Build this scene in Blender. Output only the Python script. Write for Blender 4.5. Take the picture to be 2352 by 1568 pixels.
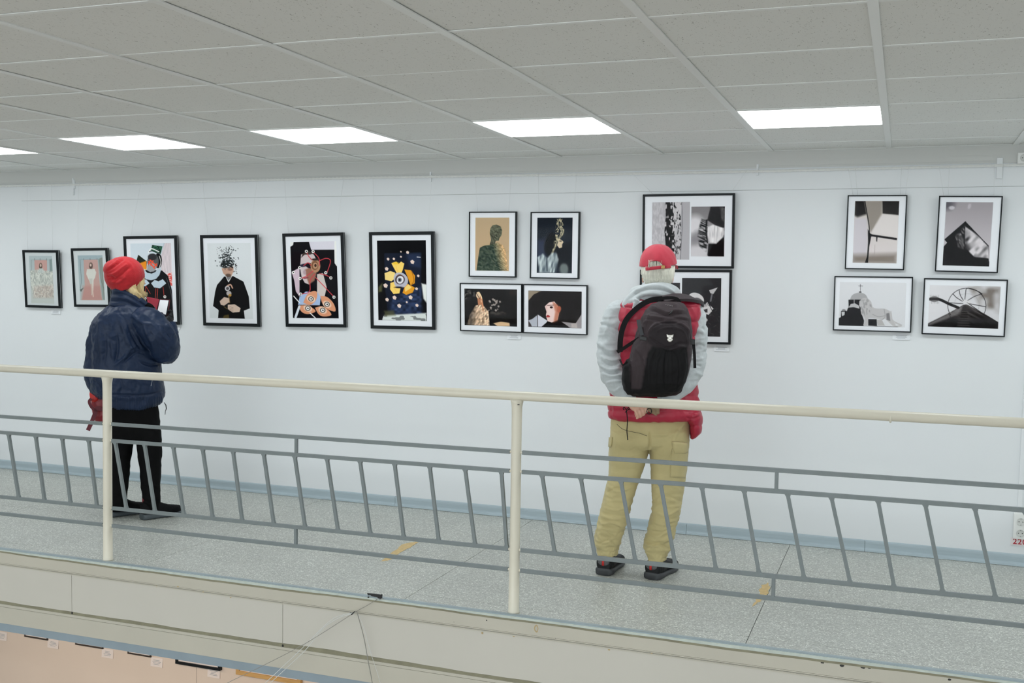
import bpy, bmesh, math, random
import numpy as np
from mathutils import Vector, Matrix, noise
random.seed(3); rng = np.random.default_rng(5)
PI = math.pi
for o in list(bpy.data.objects): bpy.data.objects.remove(o)
SC = bpy.context.scene
COL = SC.collection

# ---------------------------------------------------------------- camera
FPX = 2448.75
YAW, PITCH, ROLL = -0.351746, -0.054214, 0.016143
CZ, WY, CEIL = 1.5207, 6.4756, 2.3239
fwd = Vector((math.sin(YAW)*math.cos(PITCH), math.cos(YAW)*math.cos(PITCH), math.sin(PITCH)))
r0 = Vector((math.cos(YAW), -math.sin(YAW), 0)); u0 = r0.cross(fwd)
cr = math.cos(ROLL)*r0 + math.sin(ROLL)*u0
cu = -math.sin(ROLL)*r0 + math.cos(ROLL)*u0
CAM = Vector((0, 0, CZ))
cd = bpy.data.cameras.new('camera'); cam = bpy.data.objects.new('camera', cd); COL.objects.link(cam)
cd.sensor_width = 36; cd.lens = FPX/2352*36; cd.clip_start = .05
m = Matrix((cr, cu, -fwd)).transposed().to_4x4(); m.translation = CAM
cam.matrix_world = m
SC.camera = cam

# ---------------------------------------------------------------- world, exposure, lights
w = bpy.data.worlds.new('world'); SC.world = w; w.use_nodes = True
w.node_tree.nodes['Background'].inputs[0].default_value = (.80, .90, 1, 1)
w.node_tree.nodes['Background'].inputs[1].default_value = .05
SC.view_settings.view_transform = 'Standard'; SC.view_settings.look = 'None'
SC.view_settings.exposure = 0.0; SC.view_settings.gamma = 1; SC.view_settings.use_curve_mapping = False
LAMP = 7.3            # radiance of the ceiling panels
LAMP_COL = (.915, .975, 1.0)
def area(name, loc, sx, sy, power, col, rot=(0, 0, 0)):
    l = bpy.data.lights.new(name, 'AREA'); l.shape = 'RECTANGLE'; l.size = sx; l.size_y = sy
    l.energy = power; l.color = col
    o = bpy.data.objects.new(name, l); COL.objects.link(o); o.location = loc; o.rotation_euler = rot
    return o
# warm hall lamps of the floor below (under the gallery)
area('hall_light', (-5.2, 5.3, -.62), 3.2, .35, 17, (1, .86, .72))
area('hall_light', (-1.2, 5.3, -.62), 3.2, .35, 17, (1, .86, .72))
# daylight from the glazed front of the hall behind the photographer
area('hall_daylight', (-3, -6.6, 0.3), 11, 3.4, 330, (.86, .94, 1), (PI/2, 0, 0))

# ---------------------------------------------------------------- pixel helpers (photo pixels -> world points)
def ray(x, y): return fwd + (float(x)-1176)/FPX*cr - (float(y)-784)/FPX*cu
def aty(x, y, Y): d = ray(x, y); return CAM + d*(Y/d.y)
def atz(x, y, Z): d = ray(x, y); return CAM + d*((Z-CZ)/d.z)
def pix(p):
    d = Vector(p)-CAM; z = d.dot(fwd)
    return 1176+FPX*d.dot(cr)/z, 784-FPX*d.dot(cu)/z

# ---------------------------------------------------------------- materials
def lin(c):
    return tuple((v/255/12.92 if v/255 <= .04045 else ((v/255+.055)/1.055)**2.4) for v in c)
MATS = {}
def mat(name, col, rough=.6, metal=0, noise_amt=0, nscale=20, bump=0, bscale=60, spec=.5, emit=None, sheen=0, coat=0, stretch=(1, 1, 1), srgb=True):
    if name in MATS: return MATS[name]
    mt = bpy.data.materials.new(name); mt.use_nodes = True; nt = mt.node_tree; n = nt.nodes; b = n['Principled BSDF']
    c = lin(col) if srgb else col
    b.inputs['Base Color'].default_value = (*c, 1); b.inputs['Roughness'].default_value = rough
    b.inputs['Metallic'].default_value = metal; b.inputs['Specular IOR Level'].default_value = spec
    b.inputs['Sheen Weight'].default_value = sheen; b.inputs['Coat Weight'].default_value = coat
    if emit: b.inputs['Emission Color'].default_value = (*emit[0], 1); b.inputs['Emission Strength'].default_value = emit[1]
    if noise_amt or bump:
        tc = n.new('ShaderNodeTexCoord'); mp = n.new('ShaderNodeMapping'); nt.links.new(tc.outputs['Object'], mp.inputs[0])
        mp.inputs['Scale'].default_value = stretch
    if noise_amt:
        nz = n.new('ShaderNodeTexNoise'); nz.inputs['Scale'].default_value = nscale; nz.inputs['Detail'].default_value = 5
        rp = n.new('ShaderNodeMapRange'); rp.inputs['From Min'].default_value = .3; rp.inputs['From Max'].default_value = .7
        rp.inputs['To Min'].default_value = 1-noise_amt; rp.inputs['To Max'].default_value = 1+noise_amt
        mx = n.new('ShaderNodeVectorMath'); mx.operation = 'SCALE'; mx.inputs[0].default_value = c
        nt.links.new(mp.outputs[0], nz.inputs['Vector']); nt.links.new(nz.outputs[0], rp.inputs[0]); nt.links.new(rp.outputs[0], mx.inputs['Scale'])
        nt.links.new(mx.outputs[0], b.inputs['Base Color'])
    if bump:
        n2 = n.new('ShaderNodeTexNoise'); n2.inputs['Scale'].default_value = bscale; n2.inputs['Detail'].default_value = 3
        bp = n.new('ShaderNodeBump'); bp.inputs['Strength'].default_value = bump; bp.inputs['Distance'].default_value = .003
        nt.links.new(mp.outputs[0], n2.inputs['Vector']); nt.links.new(n2.outputs[0], bp.inputs['Height']); nt.links.new(bp.outputs[0], b.inputs['Normal'])
    MATS[name] = mt; return mt
def vcol_mat(name, rough=.5, spec=.4, bump=0, bscale=300, sheen=0):
    mt = mat(name, (200, 200, 200), rough, spec=spec, bump=bump, bscale=bscale, sheen=sheen)
    nt = mt.node_tree; a = nt.nodes.new('ShaderNodeVertexColor'); a.layer_name = 'col'
    nt.links.new(a.outputs[0], nt.nodes['Principled BSDF'].inputs['Base Color']); return mt

# ---------------------------------------------------------------- mesh helpers
def link(name, me, m=None, parent=None):
    o = bpy.data.objects.new(name, me); COL.objects.link(o)
    if m is not None: me.materials.append(m)
    if parent is not None: o.parent = parent
    return o
def mesh(name, vs, fs, m=None, parent=None, smooth=False):
    me = bpy.data.meshes.new(name); me.from_pydata([tuple(v) for v in vs], [], fs)
    me.update()
    if smooth: me.polygons.foreach_set('use_smooth', [True]*len(me.polygons))
    return link(name, me, m, parent)
class MB:
    def __init__(s): s.v = []; s.f = []
    def add(s, vs, fs):
        k = len(s.v); s.v += [Vector(v) for v in vs]; s.f += [tuple(i+k for i in f) for f in fs]; return s
    def box(s, x0, x1, y0, y1, z0, z1):
        return s.add([(x0,y0,z0),(x1,y0,z0),(x1,y1,z0),(x0,y1,z0),(x0,y0,z1),(x1,y0,z1),(x1,y1,z1),(x0,y1,z1)],
                     [(0,3,2,1),(4,5,6,7),(0,1,5,4),(1,2,6,5),(2,3,7,6),(3,0,4,7)])
    def build(s, name, m=None, parent=None, smooth=False, bevel=0, seg=2):
        me = bpy.data.meshes.new(name)
        me.from_pydata([tuple(v) for v in s.v], [], s.f)
        if bevel:
            bm = bmesh.new(); bm.from_mesh(me)
            bmesh.ops.bevel(bm, geom=bm.edges[:], offset=bevel, segments=seg, affect='EDGES', profile=.6, clamp_overlap=True)
            bm.to_mesh(me); bm.free()
        me.update()
        if smooth: me.polygons.foreach_set('use_smooth', [True]*len(me.polygons))
        return link(name, me, m, parent)
    def tube(s, pts, r, n=8, caps=True, flat=None, up=None):
        """swept tube; r a number or list; flat=(a,b) gives elliptical/box section"""
        pts = [Vector(p) for p in pts]; k0 = len(s.v); N = len(pts)
        up = Vector(up) if up is not None else Vector((.13, .21, 1)).normalized()
        for i, p in enumerate(pts):
            t = (pts[min(i+1, N-1)]-pts[max(i-1, 0)]).normalized()
            a = t.cross(up)
            if a.length < 1e-3: a = t.cross(Vector((1, .2, 0)))
            a.normalize(); b = a.cross(t).normalized()
            rr = r[i] if isinstance(r, (list, tuple)) else r
            for j in range(n):
                th = 2*PI*(j+.5)/n
                ca, sa = math.cos(th), math.sin(th)
                if flat: s.v.append(p + a*ca*flat[0]*rr + b*sa*flat[1]*rr)
                else: s.v.append(p + (a*ca+b*sa)*rr)
        for i in range(N-1):
            for j in range(n):
                s.f.append((k0+i*n+j, k0+i*n+(j+1) % n, k0+(i+1)*n+(j+1) % n, k0+(i+1)*n+j))
        if caps:
            s.f.append(tuple(k0+j for j in range(n))[::-1]); s.f.append(tuple(k0+(N-1)*n+j for j in range(n)))
        return s
    def loft(s, rings, n=28, caps=True):
        """rings: (center, u, v, exponent)"""
        k0 = len(s.v)
        for c, u, v, e in rings:
            c, u, v = Vector(c), Vector(u), Vector(v)
            for j in range(n):
                th = 2*PI*j/n; ca, sa = math.cos(th), math.sin(th)
                x = math.copysign(abs(ca)**(2/e), ca); y = math.copysign(abs(sa)**(2/e), sa)
                s.v.append(c+u*x+v*y)
        N = len(rings)
        for i in range(N-1):
            for j in range(n):
                s.f.append((k0+i*n+j, k0+i*n+(j+1) % n, k0+(i+1)*n+(j+1) % n, k0+(i+1)*n+j))
        if caps:
            s.f.append(tuple(k0+j for j in range(n))[::-1]); s.f.append(tuple(k0+(N-1)*n+j for j in range(n)))
        return s
    def ball(s, c, u, v, w_, n=20, m_=12):
        """ellipsoid with half axes u, v, w_ (vectors)"""
        c, u, v, w_ = Vector(c), Vector(u), Vector(v), Vector(w_); k0 = len(s.v)
        s.v.append(c+w_)
        for i in range(1, m_):
            ph = PI*i/m_
            for j in range(n):
                th = 2*PI*j/n
                s.v.append(c+(u*math.cos(th)+v*math.sin(th))*math.sin(ph)+w_*math.cos(ph))
        s.v.append(c-w_); e = len(s.v)-1
        for j in range(n): s.f.append((k0, k0+1+j, k0+1+(j+1) % n))
        for i in range(m_-2):
            for j in range(n):
                a = k0+1+i*n
                s.f.append((a+j, a+n+j, a+n+(j+1) % n, a+(j+1) % n))
        a = k0+1+(m_-2)*n
        for j in range(n): s.f.append((a+j, e, a+(j+1) % n))
        return s
def fill_curve(pts, k=6):
    """Catmull-Rom resample"""
    pts = [np.array(p, float) for p in pts]; P_ = [2*pts[0]-pts[1]]+pts+[2*pts[-1]-pts[-2]]; out = []
    for i in range(1, len(P_)-2):
        for t in np.linspace(0, 1, k, endpoint=False):
            a, b, c, d = P_[i-1], P_[i], P_[i+1], P_[i+2]
            out.append(.5*((2*b)+(-a+c)*t+(2*a-5*b+4*c-d)*t*t+(-a+3*b-3*c+d)*t**3))
    out.append(pts[-1]); return [[float(q) for q in p] for p in out]
def remesh(mb, voxel, smooth=3, fac=.5):
    """union of closed lofts as one continuous surface; fixes winding first"""
    me = bpy.data.meshes.new('tmp'); me.from_pydata([tuple(v) for v in mb.v], [], mb.f)
    bm = bmesh.new(); bm.from_mesh(me); bmesh.ops.recalc_face_normals(bm, faces=bm.faces[:]); bm.to_mesh(me); bm.free()
    o = bpy.data.objects.new('tmp', me); COL.objects.link(o)
    md = o.modifiers.new('r', 'REMESH'); md.mode = 'VOXEL'; md.voxel_size = voxel; md.use_smooth_shade = True
    if smooth:
        ms = o.modifiers.new('s', 'SMOOTH'); ms.factor = fac; ms.iterations = smooth
    dg = bpy.context.evaluated_depsgraph_get(); dg.update()
    out = bpy.data.meshes.new_from_object(o.evaluated_get(dg))
    bpy.data.objects.remove(o); bpy.data.meshes.remove(me)
    return out
def getv(me):
    a = np.empty(len(me.vertices)*3); me.vertices.foreach_get('co', a); return a.reshape(-1, 3)
def getn(me):
    a = np.empty(len(me.vertices)*3); me.vertices.foreach_get('normal', a); return a.reshape(-1, 3)
def setv(me, a):
    me.vertices.foreach_set('co', a.ravel()); me.update()
def shade(me): me.polygons.foreach_set('use_smooth', [True]*len(me.polygons))
def set_col(me, c):
    a = me.color_attributes.new('col', 'FLOAT_COLOR', 'POINT')
    a.data.foreach_set('color', np.concatenate([c, np.ones((len(c), 1))], 1).astype(np.float32).ravel())
def nz(p, s, seed=0):
    """cheap smooth 3d noise (sum of warped sines), vectorised; about -1..1"""
    r = np.random.default_rng(seed); q = p*s; out = np.zeros(len(p))
    for k in range(7):
        d = r.normal(size=3); d /= np.linalg.norm(d); f = r.uniform(.6, 1.7)
        d2 = r.normal(size=3); d2 /= np.linalg.norm(d2)
        out += np.sin(q@d*f*2.3 + r.uniform(0, 6) + 1.4*np.sin(q@d2*f*1.3+r.uniform(0, 6)))
    return out/4
def pixs(a):
    d = a-np.array(CAM); z = d@np.array(fwd)
    return 1176+FPX*(d@np.array(cr))/z, 784-FPX*(d@np.array(cu))/z

# ---------------------------------------------------------------- tagging
def struct(o): o['kind'] = 'structure'; return o
def tag(o, label, cat=None, group=None):
    o['label'] = label
    if cat: o['category'] = cat
    if group: o['group'] = group
    return o
def empty(name, loc, label, cat, group=None):
    o = bpy.data.objects.new(name, None); COL.objects.link(o); o.location = loc; o.empty_display_size = .1
    return tag(o, label, cat, group)
def adopt(child, root):
    """keep a world-space mesh child where it is"""
    child.parent = root
    child.matrix_parent_inverse = Matrix.Translation(-root.location)
    return child
# ================================================================ the setting
XL, XR, YN = -9.6, 4.2, -6.8
TX, TY, X0, Y0 = .654, .59103, -.1112, 3.19313
M_wall = mat('painted wall', (229, 232, 234), .62, noise_amt=.012, nscale=1.2, bump=.05, bscale=260, spec=.3)
M_lower = mat('pink beige wall', (225, 206, 190), .7, noise_amt=.02, nscale=2, bump=.05, bscale=200, spec=.3)
M_tile = mat('mineral fibre tile', (236, 237, 235), .9, spec=.2)
nt = M_tile.node_tree; n = nt.nodes                     # small dark fissures and pinholes
tc = n.new('ShaderNodeTexCoord'); mp = n.new('ShaderNodeMapping'); mp.inputs['Scale'].default_value = (1.25, .5, 1)
nt.links.new(tc.outputs['Object'], mp.inputs[0])
gi = n.new('ShaderNodeObjectInfo'); av = n.new('ShaderNodeVectorMath'); av.operation = 'ADD'
sc_ = n.new('ShaderNodeVectorMath'); sc_.operation = 'SCALE'; sc_.inputs['Scale'].default_value = 1
nt.links.new(gi.outputs['Location'], sc_.inputs[0]); nt.links.new(mp.outputs[0], av.inputs[0]); nt.links.new(sc_.outputs[0], av.inputs[1])
vo = n.new('ShaderNodeTexNoise'); vo.inputs['Scale'].default_value = 135; vo.inputs['Detail'].default_value = 2; vo.inputs['Distortion'].default_value = 1.2
nt.links.new(av.outputs[0], vo.inputs['Vector'])
rp = n.new('ShaderNodeValToRGB'); rp.color_ramp.elements[0].position = .30; rp.color_ramp.elements[0].color = (*lin((186, 186, 182)), 1)
rp.color_ramp.elements[1].position = .35; rp.color_ramp.elements[1].color = (*lin((236, 237, 234)), 1)
nt.links.new(vo.outputs[0], rp.inputs[0]); nt.links.new(rp.outputs[0], n['Principled BSDF'].inputs['Base Color'])
bp = n.new('ShaderNodeBump'); bp.inputs['Strength'].default_value = .35; bp.inputs['Distance'].default_value = .002
nt.links.new(rp.outputs[0], bp.inputs['Height']); nt.links.new(bp.outputs[0], n['Principled BSDF'].inputs['Normal'])
M_bar = mat('white enamelled bar', (240, 242, 240), .4, spec=.5)
M_terr = mat('terrazzo', (200, 204, 200), .42, spec=.45)
nt = M_terr.node_tree; n = nt.nodes
tc = n.new('ShaderNodeTexCoord'); gi = n.new('ShaderNodeObjectInfo'); av = n.new('ShaderNodeVectorMath'); av.operation = 'ADD'
nt.links.new(tc.outputs['Object'], av.inputs[0]); nt.links.new(gi.outputs['Location'], av.inputs[1])
v1 = n.new('ShaderNodeTexVoronoi'); v1.inputs['Scale'].default_value = 190; nt.links.new(av.outputs[0], v1.inputs['Vector'])
r1 = n.new('ShaderNodeValToRGB'); e = r1.color_ramp.elements
e[0].position = .0; e[0].color = (*lin((160, 162, 156)), 1); e[1].position = 1; e[1].color = (*lin((236, 238, 230)), 1)
for p_, c_ in ((.3, (176, 178, 172)), (.65, (187, 189, 183)), (.86, (200, 202, 195))):
    x_ = e.new(p_); x_.color = (*lin(c_), 1)
sp = n.new('ShaderNodeSeparateColor'); nt.links.new(v1.outputs['Color'], sp.inputs[0]); nt.links.new(sp.outputs[0], r1.inputs[0])
n3 = n.new('ShaderNodeTexNoise'); n3.inputs['Scale'].default_value = 2.2; n3.inputs['Detail'].default_value = 4; nt.links.new(av.outputs[0], n3.inputs['Vector'])
m3 = n.new('ShaderNodeMapRange'); m3.inputs['To Min'].default_value = .86; m3.inputs['To Max'].default_value = 1.08; nt.links.new(n3.outputs[0], m3.inputs[0])
s3 = n.new('ShaderNodeVectorMath'); s3.operation = 'SCALE'; nt.links.new(r1.outputs[0], s3.inputs[0]); nt.links.new(m3.outputs[0], s3.inputs['Scale'])
nt.links.new(s3.outputs[0], n['Principled BSDF'].inputs['Base Color'])
M_joint = mat('dark joint', (84, 84, 80), .8)
M_dark = mat('dark void', (60, 60, 58), .9)
M_cream = mat('cream gloss paint', (226, 220, 203), .33, noise_amt=.03, nscale=5, bump=.12, bscale=35, spec=.5)
M_beige = mat('beige fascia paint', (193, 188, 174), .5, noise_amt=.03, nscale=3, bump=.1, bscale=40)
M_panel = mat('off white fascia board', (202, 198, 188), .55, noise_amt=.015, nscale=3)
M_olive = mat('yellowed glue', (138, 134, 112), .7, noise_amt=.15, nscale=18, bump=.3)
M_film = mat('flaking gloss paint', (196, 204, 196), .25, noise_amt=.08, nscale=30, bump=.4, bscale=60)
M_blue = mat('blue grey paint', (142, 156, 165), .5, noise_amt=.05, nscale=8, bump=.1, bscale=60)
M_bluestrip = mat('blue grey edge paint', (158, 172, 178), .45, noise_amt=.06, nscale=12)
M_skirt = mat('blue grey skirting', (170, 185, 192), .45, noise_amt=.05, nscale=3, stretch=(1, 1, 18), spec=.4)
M_rail = mat('grey paint', (122, 130, 131), .42, noise_amt=.05, nscale=25, bump=.25, bscale=80, spec=.5)
M_white_plastic = mat('white plastic', (228, 229, 226), .35)

# --- back wall: plaster above a dark seam, cladding below
mb = MB(); mb.box(XL, XR, WY+.008, WY+.25, -3.2, CEIL+.3)
wall = struct(mb.build('wall_back', M_wall))
SEAM = 2.098
adopt(MB().box(XL, XR, WY, WY+.009, 0, SEAM-.0012).build('wall_board', M_wall), wall)
adopt(MB().box(XL, XR, WY, WY+.009, SEAM+.0012, CEIL+.05).build('wall_board', M_wall), wall)
adopt(MB().box(XL, -6.44, WY+.0002, WY+.009, SEAM-.0022, SEAM+.0022).build('filler', M_wall), wall)
adopt(MB().box(XL, XR, WY+.004, WY+.0095, SEAM-.003, SEAM+.003).build('seam', mat('seam filler', (176, 178, 176), .9)), wall)
# --- skirting
bb = struct(MB().box(XL, XR, WY-.004, WY, 0.001, .05).build('baseboard_back', M_skirt))
prof = [(0, .0015), (-.024, .0015), (-.022, .012), (-.013, .017), (-.011, .022), (-.0115, .05), (-.010, .060), (-.003, .066), (0, .066)]
js = [XL, aty(1577, 1225, WY).x, aty(1986, 1262, WY).x, XR]
js = [XL, -5.2, -3.2, js[1], js[2], 2.2, XR]
for a, b in zip(js, js[1:]):
    a += .001; b -= .001; vs = [(a, WY+y, z) for y, z in prof]+[(b, WY+y, z) for y, z in prof]; k = len(prof)
    fs = [(i, i+1, k+i+1, k+i) for i in range(k-1)]+[tuple(range(k))[::-1], tuple(range(k, 2*k))]
    adopt(mesh('skirting_board', vs, fs, M_skirt), bb)
# --- lower storey
struct(MB().box(XL, XR, WY, WY+.008, -3.2, -.45).build('wall_lower', M_lower))
struct(MB().box(XL, XR, YN, WY, -3.4, -3.2).build('floor_lower', mat('lower hall floor', (150, 140, 128), .5, noise_amt=.05)))
# other walls of the hall
M_plain = mat('plain hall wall', (214, 216, 214), .8)
struct(MB().box(XL-.2, XL, YN, WY+.2, -3.2, CEIL+.3).build('wall_left', M_plain))
struct(MB().box(XR, XR+.2, YN, WY+.2, -3.2, CEIL+.3).build('wall_right', M_plain))
struct(MB().box(XL, XR, YN-.2, YN, -3.2, CEIL+.3).build('wall_front', M_plain))

# --- ceiling
cl = struct(MB().box(XL, XR, YN, WY, CEIL+.16, CEIL+.2).build('ceiling', M_plain))
j_lo, j_hi = -17, 5; i_lo, i_hi = -14, 6
rowy = [Y0+TY*j for j in range(j_lo, j_hi+1)]+[WY]
LAMPI = [-13, -11, -9, -7, -5, -3, -1, 1, 3, 5]
def is_lamp(i, j): return i in LAMPI and j in (3, -3, -7, -10, -14)
NEAR = -2
tile_me = {}
far = MB()
for j in range(j_lo, j_hi+1):
    y0_, y1_ = Y0+TY*j, (Y0+TY*(j+1) if j < j_hi else WY)
    for i in range(i_lo, i_hi):
        x0_, x1_ = X0+TX*i, X0+TX*(i+1)
        x0_ = max(x0_, XL); x1_ = min(x1_, XR)
        if x1_-x0_ < .05 or is_lamp(i, j): continue
        if j < NEAR or i < -13 or i > 2:
            far.box(x0_+.004, x1_-.004, y0_+.004, y1_-.004, CEIL+.004, CEIL+.018); continue
        key = (round(x1_-x0_, 3), j == j_hi)
        if key not in tile_me:
            hw, hd = (x1_-x0_)/2-.006, (y1_-y0_)/2-.005
            m_ = MB().box(-hw, hw, -hd, hd, 0, .014)
            t = m_.build('ceiling_tile', M_tile, bevel=.002, seg=1); tile_me[key] = t.data; bpy.data.objects.remove(t)
        o = link('ceiling_tile', tile_me[key]); o.location = ((x0_+x1_)/2, (y0_+y1_)/2, CEIL+.0036+random.uniform(-.0005, .0010))
        o.rotation_euler = (random.uniform(-.0035, .0035), random.uniform(-.0028, .0028), 0); o.parent = cl
o = far.build('ceiling_tile', M_tile, cl); o['kind'] = 'stuff'
bar = {}
for i in range(i_lo, i_hi+1):                          # main runners, towards the wall
    x = X0+TX*i
    if XL < x < XR:
        mb = MB().box(x-.015, x+.015, YN, WY, CEIL-.0015, CEIL+.0025); mb.box(x-.002, x+.002, YN, WY, CEIL, CEIL+.04)
        mb.build('main_runner', M_bar, cl)
for j in range(j_lo, j_hi+1):                          # cross bars
    y = Y0+TY*j
    mb = MB()
    for i in range(i_lo, i_hi):
        a, b = X0+TX*i+.0135, X0+TX*(i+1)-.0135
        if a < XL: continue
        dz = random.uniform(0, .0015)
        mb.box(a, b, y-.0095, y+.0095, CEIL+.0012+dz, CEIL+.0034+dz); mb.box(a, b, y-.002, y+.002, CEIL+.002, CEIL+.03)
    mb.build('cross_bar', M_bar, cl)
MB().box(XL, XR, WY-.018, WY, CEIL+.001, CEIL+.0035).build('wall_angle', M_bar, cl)
# lamps: metal tray, translucent diffuser that gives the light
M_diff = mat('lit diffuser', (250, 250, 250), .5, emit=(LAMP_COL, LAMP))
dm = mm = None
lamp_pl = ['leftmost lit ceiling panel, cut off by the left edge of the photo', 'second lit ceiling panel from the left, above the collage picture',
           'lit ceiling panel above the picture of the face with red lines', 'lit ceiling panel above the two small upright pictures',
           'rightmost lit square panel in the white grid ceiling']
vis = {-9: 0, -7: 1, -5: 2, -3: 3, -1: 4}
for j in (3, -3, -7, -10, -14):
    for i in LAMPI:
        if X0+TX*i < XL or X0+TX*(i+1) > XR: continue
        cx, cy = X0+TX*(i+.5), Y0+TY*(j+.5)
        if j == 3 and i in vis: lab = lamp_pl[vis[i]]; g = 'lit panels in the ceiling'
        elif j == 3: lab = 'lit square ceiling panel in the row along the picture wall, outside the photo'; g = 'lit panels outside the photo'
        else: lab = 'lit square ceiling panel above the open hall behind the camera'; g = 'hall ceiling panels'
        L_ = empty('ceiling_light', (cx, cy, CEIL), lab, 'ceiling light', g)
        hw, hd = TX/2-.012, TY/2-.009
        if dm is None:
            t = MB().box(-hw+.006, hw-.006, -hd+.006, hd-.006, .001, .004).build('diffuser', M_diff); dm = t.data; bpy.data.objects.remove(t)
            t = MB()
            for a in ((-hw, hw, -hd, -hd+.006), (-hw, hw, hd-.006, hd), (-hw, -hw+.006, -hd, hd), (hw-.006, hw, -hd, hd)): t.box(*a, -.0005, .05)
            t.box(-hw, hw, -hd, hd, .05, .055); t = t.build('housing', M_white_plastic); mm = t.data; bpy.data.objects.remove(t)
        link('diffuser', dm, None, L_); link('housing', mm, None, L_)

# --- gallery floor: bed and terrazzo slabs
EDGE = 4.53
fl = struct(MB().box(XL, XR, EDGE+.006, WY, -.40, -.004).build('floor', M_joint))
ys = [EDGE+.03, 4.66, 4.905, 5.155, 5.41, 5.66, 5.90, 6.155, WY]
xs = [-9.6, -8.6, -7.0, -5.37, -3.75, -2.205, -.588, 1.02, 2.62, XR]
for a, b in zip(ys, ys[1:]):
    for c, d in zip(xs, xs[1:]):
        g = .0014
        t = MB().box(-(d-c)/2+g, (d-c)/2-g, -(b-a)/2+g*.8, (b-a)/2-g*.8, -.012, 0)
        o = t.build('terrazzo_slab', M_terr, fl, bevel=.0008, seg=1); o.location = ((c+d)/2, (a+b)/2, random.uniform(-.0006, 0))
# worn yellow tape marks lying on the slabs
M_tape = mat('worn yellow tape', (212, 184, 128), .6, noise_amt=.12, nscale=60)
def tape(pts, label):
    top = []
    for i in range(len(pts)):
        a, b = Vector(pts[i]), Vector(pts[(i+1) % len(pts)])
        for t in np.linspace(0, 1, 7, endpoint=False): top.append(a.lerp(b, t)+Vector((random.uniform(-.006, .006), random.uniform(-.006, .006), 0)))
    k = len(top); vs = [(p.x, p.y, .0011) for p in top]+[(p.x, p.y, .0002) for p in top]
    tag(mesh('floor_tape', vs, [tuple(range(k))]+[(i, (i+1) % k, k+(i+1) % k, k+i) for i in range(k)], M_tape), label, 'tape')
tape([atz(x, y, 0) for x, y in ((893, 1286), (872, 1290), (925, 1250), (955, 1243), (960, 1246), (932, 1262))], 'longer worn yellow tape strip on the terrazzo, left of the middle railing post')
tape([atz(x, y, 0) for x, y in ((1727, 1394), (1740, 1372), (1748, 1345), (1766, 1338), (1766, 1362), (1748, 1380))], 'short worn yellow tape patch on the floor, right of the man in the cap')
# floor edge: blue grey painted strip and ragged gloss film over the rim
mb = MB().box(XL, XR, EDGE, EDGE+.029, -.02, .0015)
struct(mb.build('trim_1', M_bluestrip))
def wavy(name, y, z0f, z1f, th, m, n_=420):
    vs = []; fs = []
    for i in range(n_+1):
        x = XL+(XR-XL)*i/n_; a, b = z0f(x), z1f(x)
        vs += [(x, y, a), (x, y, b), (x, y+th, a), (x, y+th, b)]
    for i in range(n_):
        k = 4*i
        fs += [(k, k+4, k+5, k+1), (k+2, k+3, k+7, k+6), (k+1, k+5, k+7, k+3), (k, k+2, k+6, k+4)]
    fs += [(0, 1, 3, 2), (4*n_, 4*n_+2, 4*n_+3, 4*n_+1)]
    return struct(mesh(name, vs, fs, m))
def wv(x, s=1, k=0): return s*(.5*math.sin(2.3*x+k)+.3*math.sin(5.1*x+1+k)+.2*math.sin(11.7*x+k)+.12*math.sin(31*x))
wavy('trim_2', EDGE-.004, lambda x: -.013+wv(x, .003), lambda x: -.002+wv(x, .0015, 2), .02, M_film)
wavy('trim_3', EDGE-.0025, lambda x: -.023+wv(x, .004), lambda x: -.008, .012, M_olive)
fas = struct(MB().box(XL, XR, EDGE+.004, EDGE+.03, -.44, -.012).build('trim_4', M_olive))
adopt(wavy('upper_board', EDGE-.001, lambda x: -.078, lambda x: -.021+wv(x, .005, .4), .02, M_beige), fas)
adopt(MB().box(XL, XR, EDGE-.0035, EDGE+.01, -.083, -.0785).build('moulding', M_beige), fas)
adopt(MB().box(XL, XR, EDGE-.0035, EDGE+.01, -.0925, -.0875).build('moulding', M_beige), fas)
pj = [XL, -8.1, aty(165, 1385, EDGE).x, aty(649, 1490, EDGE).x, .9, XR]
for a, b in zip(pj, pj[1:]):
    vs = []; fs = []; n_ = max(4, int((b-a)*40)); a += .0012; b -= .0012
    for i in range(n_+1):
        x = a+(b-a)*i/n_; z = -.292+wv(x, .005, 1.2)
        vs += [(x, EDGE, z), (x, EDGE, -.086), (x, EDGE+.012, z), (x, EDGE+.012, -.086)]
    for i in range(n_):
        k = 4*i; fs += [(k, k+4, k+5, k+1), (k+2, k+3, k+7, k+6), (k+1, k+5, k+7, k+3), (k, k+2, k+6, k+4)]
    fs += [(0, 1, 3, 2), (4*n_, 4*n_+2, 4*n_+3, 4*n_+1)]
    adopt(mesh('fascia_panel', vs, fs, M_panel), fas)
adopt(MB().box(XL, XR, EDGE-.003, EDGE+.02, -.324, -.310).build('lath', M_beige), fas)
adopt(MB().box(XL, XR, EDGE-.003, EDGE+.02, -.418, -.3255).build('lower_board', M_beige), fas)
adopt(MB().box(XL, XR, EDGE-.001, EDGE+.35, -.462, -.4185).build('bottom_board', M_blue), fas)
struct(MB().box(XL, XR, EDGE+.36, WY, -.452, -.40).build('ceiling_lower', M_plain))
for x, zs in ((aty(165, 1385, EDGE).x, -.30), (aty(649, 1490, EDGE).x, -.305)):
    adopt(MB().box(x-.003, x+.003, EDGE-.0015, EDGE+.004, zs-.006, zs+.006).build('chipped_corner', M_dark), fas)
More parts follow.
